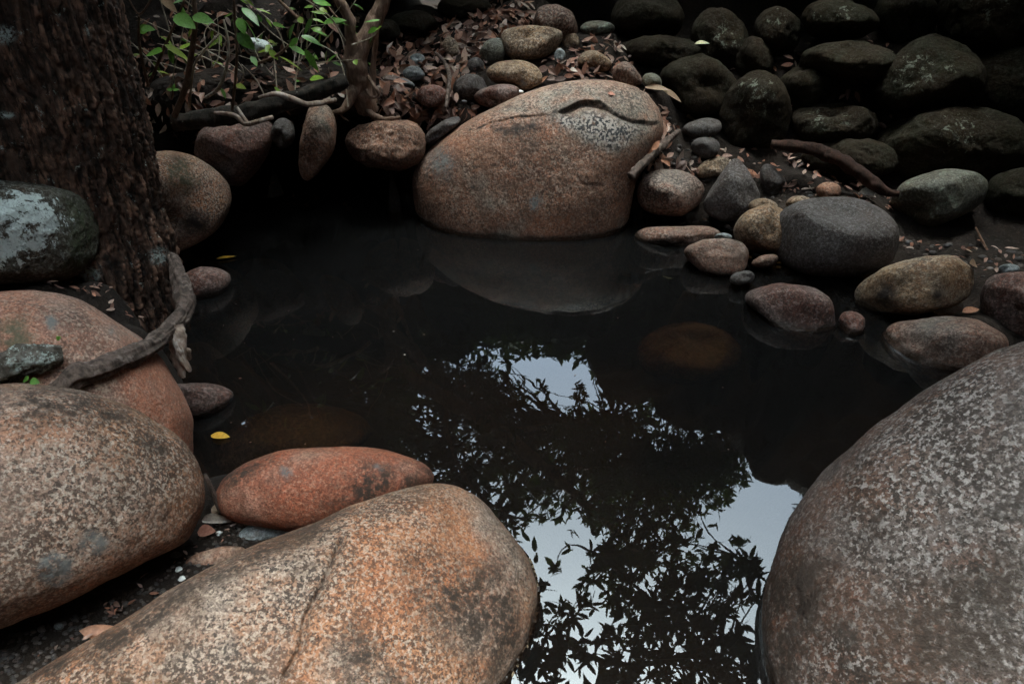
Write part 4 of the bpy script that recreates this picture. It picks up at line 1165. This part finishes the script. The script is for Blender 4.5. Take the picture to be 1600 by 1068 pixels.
# the wood that closes over the gully everywhere else (a mass, not countable), its gap shaped to light the pool
HOLE = (1.25, 1.35)
CLEAR = [(650, 560), (1000, 560), (1250, 680), (1250, 1130), (720, 1130), (650, 780)]
fm = MB(); rnd = random.Random(21)
cnt = 0
while cnt < 34000:
    x, y, z = rnd.uniform(-9, 9), rnd.uniform(-8, 12), rnd.uniform(2.6, 6.5)
    p = Vector((x, y, z))
    hx, hy = (x - 0.1) / HOLE[0], (y + 0.75) / HOLE[1]
    if hx * hx + hy * hy < (z / 4.2) ** 1.2: continue
    X, Yp = mirror_px(p)
    if y > 0 and inside(X, Yp, CLEAR): continue
    if z < 3.2 and abs(x) < 2.5 and -1 < y < 4: continue
    if noise.noise(p * 0.9) < -0.55: continue
    cnt += 1
    if 280 < X < 1300 and 360 < Yp < 900:
        for _ in range(15 if X < 680 else 6):
            p2 = p + Vector((rnd.gauss(0, .22), rnd.gauss(0, .22), rnd.gauss(0, .15)))
            X, Yp = mirror_px(p2)
            if inside(X, Yp, CLEAR): continue
            fm.leaf(p2, Vector((rnd.gauss(0, 1), rnd.gauss(0, 1), rnd.gauss(-.2, .6))), Vector((rnd.gauss(0, .5), rnd.gauss(0, .5), 1)), 0.17, 0.07, simple=True)
        continue
    fm.leaf(p, Vector((rnd.gauss(0, 1), rnd.gauss(0, 1), rnd.gauss(-.2, .6))), Vector((rnd.gauss(0, .5), rnd.gauss(0, .5), 1)), 0.5, 0.22, simple=True)
SHADE_LEAVES = [(1.35, 1.25, 2.65, 0.75, 0.6, 0.35, 1700), (2.3, 1.8, 2.45, 0.9, 1.0, 0.45, 1800), (-0.85, 1.35, 2.75, 0.45, 0.5, 0.3, 420), (-1.7, 1.8, 2.7, 0.7, 0.7, 0.3, 500), (2.4, 3.3, 2.3, 0.9, 0.5, 0.3, 900), (-1.2, 4.6, 1.5, 1.1, 0.45, 0.8, 1600), (0.4, 5.1, 1.5, 1.0, 0.4, 0.8, 1400), (1.9, 4.5, 1.9, 0.9, 0.4, 0.9, 1500), (2.0, 2.6, 2.5, 0.7, 0.7, 0.3, 900)]  # low leaf masses added to shade the pile and the back bank
for (bx, by, bz, rx, ry, rz, k_) in SHADE_LEAVES:
    for _ in range(k_):
        d = Vector((rnd.gauss(0, 1), rnd.gauss(0, 1), rnd.gauss(0, 1))).normalized() * rnd.random() ** 0.4
        p = Vector((bx + d.x * rx, by + d.y * ry, bz + d.z * rz))
        X, Yp = mirror_px(p)
        if inside(X, Yp, CLEAR) or (1100 < X < 1330 and 680 < Yp < 1150): continue
        fm.leaf(p, Vector((rnd.gauss(0, 1), rnd.gauss(0, 1), rnd.gauss(-.2, .4))), Vector((rnd.gauss(0, .4), rnd.gauss(0, .4), 1)), 0.24, 0.1, simple=True)
forest = fm.build('forest_canopy', M['leaf_canopy'])
tag(forest, 'dark wood closing over the gully around the pool, with leaves added for shade', 'forest', kind='stuff')

# ------------------------------------------------------------------ saplings on the far left bank
def sapling(label, stems, leaves, mat='stem', group='saplings on the far left bank', name='sapling'):
    """stems: [(path px, radius)], leaves: [(x, y, dirx, diry, len_px, width_px)]"""
    b = stems[0][0][-1]
    root = empty(name, atY(*b))
    tag(root, label, 'plant', group)
    m = MB()
    for path, r in stems:
        m.tube([atY(*p) for p in path], [r * 0.7, r, r * 1.1], 8, 40, 0.12, 60)
    m.build('stem', M[mat], root)
    if leaves:
        m = MB(); rnd = random.Random(len(label))
        for (x, y, Y, dx, dy, L, W) in leaves:
            p = atY(x, y, Y); q = atY(x + dx, y + dy, Y + rnd.uniform(-0.03, 0.03) * math.hypot(dx, dy) / 20)
            k = (p - CAM).length / F
            nrm = Vector((rnd.gauss(0, .35), -0.55 + rnd.gauss(0, .25), 0.8))
            m.leaf(p, q - p, nrm, L * k, W * k, bend=rnd.uniform(0.1, 0.4), fold=0.2, n=6)
        m.build('leaves', M['leaf_green'], root)
    return root
sapling('stout brown sapling with broad green leaves nearest the dark trunk', [([(300, -20, 2.5), (305, 30, 2.5), (299, 85, 2.5), (290, 135, 2.52), (272, 182, 2.55)], 0.010), ([(288, 0, 2.5), (272, 40, 2.5), (255, 78, 2.5), (240, 115, 2.52), (230, 135, 2.54)], 0.005)],
    [(272, 24, 2.48, 22, 12, 36, 20), (300, 26, 2.48, 26, 4, 30, 16), (283, 10, 2.5, 8, 18, 26, 14), (254, 80, 2.49, -26, 4, 32, 17), (256, 70, 2.48, 24, 12, 34, 12), (262, 78, 2.47, 8, 14, 24, 11), (233, 46, 2.5, -16, 0, 20, 13), (300, 45, 2.5, -4, 8, 12, 7)])
sapling('thin upright reddish stem behind the saplings with narrow leaves', [([(364, -20, 2.6), (368, 40, 2.6), (370, 90, 2.6), (366, 140, 2.62), (363, 172, 2.65)], 0.005)],
    [(370, 52, 2.58, 16, 14, 28, 17), (378, 12, 2.6, 22, 18, 34, 13), (380, 30, 2.6, 18, 22, 36, 11), (372, 28, 2.6, 6, 14, 22, 13), (368, 132, 2.6, 16, 6, 18, 8), (392, 88, 2.62, 8, 12, 16, 9)])
sapling('pale arching twig among the saplings', [([(349, 30, 2.55), (357, 70, 2.54), (353, 108, 2.54), (341, 138, 2.56), (322, 152, 2.6)], 0.0055)], [(345, 138, 2.55, 6, 10, 14, 6)], 'palestem')
sapling('thin pale forked twig crossing the stout sapling', [([(342, 52, 2.56), (318, 80, 2.55), (303, 104, 2.55), (298, 140, 2.56), (296, 168, 2.6)], 0.004)], [], 'palestem')
sapling('slim bare twig closest to the dark trunk', [([(217, 25, 2.45), (217, 60, 2.46), (222, 95, 2.48), (232, 135, 2.5)], 0.005), ([(198, -8, 2.45), (218, 22, 2.45), (240, -8, 2.45)], 0.003)], [(220, 45, 2.44, 14, 0, 18, 11)])
sapling('leafy sapling drooping bright green leaves in the middle of the far bank', [([(470, 30, 2.7), (462, 60, 2.7), (450, 72, 2.7), (430, 88, 2.72), (400, 100, 2.75)], 0.0045), ([(425, -10, 2.75), (448, 12, 2.72), (470, 32, 2.7)], 0.006)],
    [(452, 62, 2.68, 4, -22, 28, 11), (470, 56, 2.68, 24, 8, 30, 13), (452, 72, 2.68, 22, 10, 26, 10), (476, 76, 2.68, 16, 28, 34, 10), (436, 88, 2.7, 30, 16, 36, 9), (466, 60, 2.69, -10, 8, 18, 9), (488, 48, 2.69, 20, 4, 24, 8), (420, 78, 2.72, 10, 10, 16, 9), (473, 36, 2.68, -6, -8, 13, 9), (484, 124, 2.7, 18, -4, 22, 12), (428, 136, 2.72, 14, 12, 18, 7)])
sapling('small green sprig of leaves beside the crooked stem', [([(528, 28, 2.8), (520, 20, 2.82), (508, 5, 2.85)], 0.004)], [(505, 36, 2.78, 26, -8, 34, 11), (512, 30, 2.78, 22, 4, 26, 9), (488, 2, 2.8, 24, 2, 28, 12), (515, 34, 2.77, 28, 2, 28, 8)])
sapling('tiny bright green seedling sprouting under the saplings', [([(270, 140, 2.6), (270, 148, 2.62), (268, 155, 2.65)], 0.003)], [(270, 141, 2.58, 8, -2, 11, 5), (270, 141, 2.58, -8, -2, 11, 5), (270, 141, 2.58, 2, -8, 9, 4)])
sapling('tiny pair of lime leaves between the branch stub and the left boulder', [([(44, 590, 1.06), (46, 594, 1.06), (48, 600, 1.06)], 0.002)], [(45, 592, 1.05, -8, 0, 14, 10), (47, 594, 1.05, 8, 2, 13, 10), (88, 530, 1.15, 4, -3, 8, 6)])

um = MB(); ul = MB(); rnd = random.Random(15)
for k in range(46):
    x0, y0 = rnd.uniform(225, 560), rnd.uniform(60, 170)
    Y0 = rnd.uniform(2.75, 3.5)
    p = atY(x0, y0, Y0)
    L = rnd.uniform(0.12, 0.4)
    d = Vector((rnd.gauss(0, .7), rnd.gauss(0, .3), rnd.uniform(0.3, 1))).normalized()
    q = p + d * L * 0.5 + Vector((rnd.gauss(0, .03), 0, rnd.gauss(0, .03)))
    e_ = q + (d + Vector((rnd.gauss(0, .5), rnd.gauss(0, .3), rnd.gauss(-.2, .4)))) * L * 0.5
    um.tube([p, q, e_], [0.003, 0.0024, 0.001], 5, 12, 0.2, 60, cap=False)
    for j in range(rnd.choice((0, 1, 2, 4))):
        b_ = q.lerp(e_, rnd.random())
        ul.leaf(b_, Vector((rnd.gauss(0, 1), rnd.gauss(0, .5), rnd.gauss(-.2, .5))), Vector((rnd.gauss(0, .4), -.5, .8)), rnd.uniform(0.03, 0.075), rnd.uniform(0.010, 0.022), bend=rnd.uniform(0, .6), fold=0.25)
under = um.build('undergrowth', M['palestem']); tag(under, 'tangle of fine twigs and small leaves on the far left bank', 'undergrowth', kind='stuff')
ul.build('undergrowth_leaves', M['leaf_green'], under)

# lichen-white stone glimpsed among the saplings
rock('small stone covered in white lichen behind the saplings', ell(402, 74, 26, 14, 15), 3.0, 0.07, 'lichen', seed=90, rest=False, masks={'lichen': [((402, 74, 24), 8)]})

# ------------------------------------------------------------------ dead leaves
rnd = random.Random(4)
lm = MB()
def litter(poly, k, L0, L1, tree=None):
    xs = [p[0] for p in poly]; ys = [p[1] for p in poly]
    n = 0
    while n < k:
        x, y = rnd.uniform(min(xs), max(xs)), rnd.uniform(min(ys), max(ys))
        if not inside(x, y, poly): continue
        n += 1
        p, nr = hit(x, y, LB)
        if p is None: continue
        L = rnd.uniform(L0, L1)
        nn = (nr + Vector((rnd.gauss(0, .45), rnd.gauss(0, .45), rnd.gauss(0, .3) + 0.3))).normalized()
        d = nn.cross(Vector((rnd.gauss(0, 1), rnd.gauss(0, 1), rnd.gauss(0, 1))))
        if d.length < 1e-3: continue
        lm.leaf(p + nr * rnd.uniform(0.004, 0.022), d, nn, L, L * rnd.uniform(0.3, 0.5), bend=rnd.uniform(-0.5, 0.6), fold=rnd.uniform(-0.3, 0.6), n=4, curl=rnd.uniform(-0.4, 0.8))
litter([(585, 180), (580, 100), (600, 70), (680, 30), (740, 10), (830, 5), (840, 60), (780, 90), (740, 120), (720, 170), (660, 190)], 900, 0.035, 0.085)
litter([(690, 165), (760, 170), (720, 185), (665, 200)], 50, 0.03, 0.06)
litter([(840, 125), (960, 125), (990, 95), (960, 60), (900, 60), (850, 95)], 150, 0.03, 0.07)
litter([(1000, 145), (1040, 170), (1060, 200), (1035, 240), (1110, 260), (1080, 280), (1000, 270), (1030, 200)], 110, 0.03, 0.075)
litter([(215, 200), (215, 10), (350, 0), (560, 0), (580, 130), (540, 160), (430, 170), (330, 185)], 420, 0.03, 0.07)
litter([(260, 200), (420, 190), (540, 170), (560, 190), (420, 215), (300, 240)], 50, 0.02, 0.05)
litter([(1060, 190), (1140, 230), (1240, 240), (1400, 310), (1390, 360), (1260, 305), (1120, 270)], 130, 0.02, 0.06)
litter([(1060, 90), (1380, 60), (1580, 160), (1580, 290), (1240, 230), (1100, 180)], 160, 0.03, 0.07)
litter([(1240, 300), (1340, 310), (1420, 380), (1560, 380), (1600, 420), (1540, 430), (1420, 400)], 70, 0.02, 0.05)
litter([(20, 440), (150, 440), (240, 520), (200, 500), (130, 465), (60, 452)], 40, 0.012, 0.03)
litter([(50, 1040), (150, 950), (300, 860), (380, 800), (420, 820), (300, 890), (100, 1030)], 36, 0.008, 0.02)
tag(lm.build('leaf_litter', M['leaf_dead']), 'brown dead leaves strewn over the bank', 'leaf litter', kind='stuff')

def one_leaf(label, px, py, dx, dy, Lpx, Wpx, mat, lift=0.006, tree=None, water_=False, bend=0.2, fold=0.2, curl=0.2):
    p, nr = (atZ(px, py, 0.002), Vector((0, 0, 1))) if water_ else hit(px, py, tree)
    if water_:
        q = atZ(px + dx, py + dy, 0.002)
    else:
        k0 = (p - CAM).length / F
        q = p + RGT * dx * k0 - UPV * dy * k0
    k = (p - CAM).length / F
    d = (q - p); d = d - nr * d.dot(nr)
    m = MB(); m.leaf(p + nr * lift, d, nr if water_ else (nr * 0.6 - FWD * 0.6 + Vector((0, 0, .3))).normalized(), (d.length if water_ else Lpx * k), Wpx * k * (1.6 if water_ else 1), bend=bend, fold=fold, n=8, curl=curl)
    o = m.build('fallen_leaf', M[mat], None, p)
    return tag(o, label, 'leaf', 'single fallen leaves')
one_leaf('bright yellow leaf floating in the dark corner of the pool', 330, 682, 30, 3, 30, 9, 'leaf_yellow', water_=True, bend=0, fold=0.05)
one_leaf('thin orange leaf floating behind the small reddish stone', 338, 406, 32, -4, 32, 5, 'leaf_yellow', water_=True, bend=0, fold=0.02)
one_leaf('orange leaf lying in the soil against the largest foreground boulder', 124, 990, 62, -12, 64, 18, 'leaf_orange', lift=0.01)
one_leaf('pink triangular leaf in the gap beside the left boulder', 310, 838, 22, -6, 24, 18, 'leaf_pink', lift=0.012)
one_leaf('tan pointed leaf standing upright in the gap beside the left boulder', 338, 815, 0, -30, 32, 15, 'leaf_tan', lift=0.02)
one_leaf('crumpled pale leaf in the gap in front of the tan pointed leaf', 318, 818, 42, 6, 44, 14, 'leaf_pale', lift=0.012, fold=0.8, curl=0.6)
one_leaf('large tan leaf above the right end of the cracked boulder', 1008, 142, 34, 18, 36, 11, 'leaf_tan', lift=0.02)
one_leaf('tan leaf slanting down the bank beside the olive-brown boulder of the dark pile', 1030, 146, 30, 18, 34, 10, 'leaf_tan', lift=0.03)
one_leaf('orange curled leaf on the fallen stick, nearest the boulder', 1004, 250, -2, -22, 24, 8, 'leaf_orange', lift=0.02)
one_leaf('orange curled leaf on the fallen stick, upper end', 1012, 232, 20, -8, 24, 9, 'leaf_orange', lift=0.02)
one_leaf('pale leaf next to the small cobble at the head of the stick', 1068, 186, 18, -4, 20, 10, 'leaf_tan', lift=0.02)
one_leaf('tiny pink leaf resting on top of the cracked boulder', 949, 147, 11, 0, 12, 6, 'leaf_pink', lift=0.004)
one_leaf('pale round leaf above the cracked boulder', 889, 114, 12, -2, 13, 9, 'leaf_pale', lift=0.015)
one_leaf('small orange leaf at the top rim of the cracked boulder', 848, 131, 12, -5, 13, 6, 'leaf_orange', lift=0.012)
one_leaf('pale curled leaf behind the big slate boulder', 1338, 308, 24, 3, 26, 14, 'leaf_pale', lift=0.02, fold=0.8)
one_leaf('rusty leaf at the right end of the tan oval boulder', 1508, 414, 22, -4, 24, 12, 'leaf_tan', lift=0.015)
one_leaf('orange leaf scrap between the tan oval and the red-brown boulder', 1504, 492, 22, -4, 24, 11, 'leaf_orange', lift=0.01)
one_leaf('brown pointed leaf behind the upright saplings', 318, 22, 26, 24, 34, 12, 'leaf_tan', lift=0.25)
one_leaf('grey withered leaf hanging beside the crooked tree', 528, 112, 12, 32, 36, 11, 'leaf_dead', lift=0.2)

fl = MB(); rnd = random.Random(12)
for k in range(26):
    x, y = rnd.uniform(340, 1150), rnd.uniform(380, 720)
    if not inside(x, y, pool): continue
    p = atZ(x, y, 0.0025)
    L = rnd.uniform(0.004, 0.011)
    a = rnd.random() * 6.28
    fl.leaf(p, Vector((math.cos(a), math.sin(a), 0)), Vector((0, 0, 1)), L, L * 0.5, 0, 0.05, n=3)
tag(fl.build('floating_specks', M['leaf_dead']), 'tiny specks of leaf floating on the pool', 'debris', kind='stuff')

one_leaf('pale leaf standing in for light between the two upright boulders at the top of the dark pile', 1086, 86, 16, 8, 20, 9, 'leaf_gap_light', lift=0.05)  # pale leaves added in place of the bright gaps in the pile
one_leaf('pale leaf standing in for light high in the dark pile above the sloping boulder', 1396, 66, 18, -5, 18, 8, 'leaf_gap_light', lift=0.05)
one_leaf('pale leaf standing in for light above the wide brown boulder in the dark pile', 1424, 184, 20, -4, 18, 5, 'leaf_gap_light', lift=0.05)

# white petals
for k, (x, y, lab) in enumerate([(342, 835, 'white petal beside the pink triangular leaf'), (279, 891, 'white petal in the soil, upper of the pair by the flat stone'), (284, 905, 'white petal in the soil, lower of the pair by the flat stone'), (812, 143, 'white petal on the rim of the cracked boulder'), (145, 437, 'white chip at the foot of the dark trunk')]):
    p, nr = hit(x, y)
    m = MB()
    r = 4.6 * (p - CAM).length / F
    vs = []; fs = []
    for i in range(6):
        for j in range(10):
            ph = math.pi * i / 5; t = 2 * math.pi * j / 10
            vs.append(p + nr * 0.004 + Vector((math.sin(ph) * math.cos(t) * r * (1 + 0.25 * math.sin(3 * t + k)), math.sin(ph) * math.sin(t) * r, math.cos(ph) * r * 0.45)))
    for i in range(5):
        for j in range(10):
            fs.append((i * 10 + j, (i + 1) * 10 + j, (i + 1) * 10 + (j + 1) % 10, i * 10 + (j + 1) % 10))
    m.add(vs, fs)
    tag(m.build('petal', M['white'], None, p), lab, 'petal', 'white petals and chips')

# ------------------------------------------------------------------ small stones in the gap, and gravel
def gap_stone(label, px, py, a, b, rot, mat, seed):
    p, nr = hit(px, py, GB)
    rock(label, ell(px, py, a, b, rot), p.y, min(a, b) * 0.9 * (p - CAM).length / F, mat, seed=seed, rest=False)
gap_stone('smooth blue-grey flat stone beside the largest foreground boulder', 418, 830, 48, 18, -12, 'blue', 101)
gap_stone('flat dull brown stone half buried in the gap beside the largest foreground boulder', 335, 872, 50, 16, -14, 'brown', 102)
gap_stone('small tan pebble touching the low red boulder', 397, 814, 20, 10, -10, 'tan', 103)
gap_stone('tiny blue pebble touching the low red boulder', 392, 799, 10, 7, 0, 'blue', 104)
gap_stone('black oval pebble between the twig and the tan pebble', 375, 820, 9, 7, 30, 'slate', 105)
gap_stone('dark grey pebble at the foot of the left boulder', 275, 868, 9, 7, 0, 'slate', 106)
gap_stone('pale pebble in the soil above the orange leaf', 92, 978, 8, 6, 0, 'blue', 107)
gm = MB(); rnd = random.Random(6)
gp = [(0, 1068), (0, 995), (80, 975), (200, 930), (300, 865), (330, 800), (400, 800), (430, 830), (300, 900), (200, 960), (60, 1068)]
k = 0
while k < 420:
    x, y = rnd.uniform(0, 430), rnd.uniform(790, 1068)
    if not inside(x, y, gp): continue
    k += 1
    p, nr = hit(x, y, GB)
    if p is None: continue
    r = rnd.uniform(0.0015, 0.0055) * (1.6 if rnd.random() < 0.1 else 1)
    sx, sy, sz = rnd.uniform(0.8, 1.5), rnd.uniform(0.7, 1.1), rnd.uniform(0.5, 0.8)
    vs = [p + Vector((0, 0, r * sz))]; fs = []
    for i in (1, 2):
        for j in range(7):
            t = 6.283 * j / 7 + i
            ph = i * math.pi / 3
            vs.append(p + Vector((math.sin(ph) * math.cos(t) * r * sx, math.sin(ph) * math.sin(t) * r * sy, math.cos(ph) * r * sz)))
    for j in range(7):
        fs.append((0, 1 + j, 1 + (j + 1) % 7)); fs.append((1 + j, 8 + j, 8 + (j + 1) % 7, 1 + (j + 1) % 7))
    gm.add(vs, fs)
for poly, kk, r0, r1 in (([(1000, 150), (1060, 190), (1120, 250), (1240, 290), (1420, 370), (1600, 390), (1600, 500), (1540, 440), (1400, 390), (1240, 430), (1160, 440), (1100, 350), (1000, 265)], 420, 0.004, 0.016), ([(1300, 470), (1340, 520), (1380, 500), (1330, 460)], 40, 0.004, 0.012), ([(600, 100), (740, 100), (740, 180), (640, 180)], 60, 0.005, 0.014)):
    k = 0
    while k < kk:
        x, y = rnd.uniform(580, 1600), rnd.uniform(90, 530)
        if not inside(x, y, poly): continue
        k += 1
        p, nr = hit(x, y, LB)
        if p is None: continue
        r = r0 + (r1 - r0) * rnd.random() ** 2.2
        sx, sy, sz = rnd.uniform(0.8, 1.5), rnd.uniform(0.7, 1.1), rnd.uniform(0.5, 0.8)
        vs = [p + Vector((0, 0, r * sz))]; fs = []
        for i in (1, 2, 3, 4):
            for j in range(9):
                t = 6.283 * j / 9 + i; ph = i * math.pi / 6
                w_ = 1 + 0.2 * noise.noise(Vector((k, math.cos(t) * 1.5, math.sin(t) * 1.5)))
                vs.append(p + Vector((math.sin(ph) * math.cos(t) * r * sx * w_, math.sin(ph) * math.sin(t) * r * sy * w_, math.cos(ph) * r * sz)))
        for j in range(9):
            fs.append((0, 1 + j, 1 + (j + 1) % 9))
            for i in range(3): fs.append((1 + i * 9 + j, 10 + i * 9 + j, 10 + i * 9 + (j + 1) % 9, 1 + i * 9 + (j + 1) % 9))
        gm.add(vs, fs)
M['gravel'] = leaf_mat('mixed_gravel', [(0.02, 0.016, 0.014), (0.045, 0.038, 0.034), (0.07, 0.045, 0.034), (0.03, 0.03, 0.032), (0.11, 0.09, 0.078)], 0.7, 0)
tag(gm.build('gravel', M['gravel']), 'fine dark gravel in the soil between the boulders and on the right bank', 'gravel', kind='stuff')
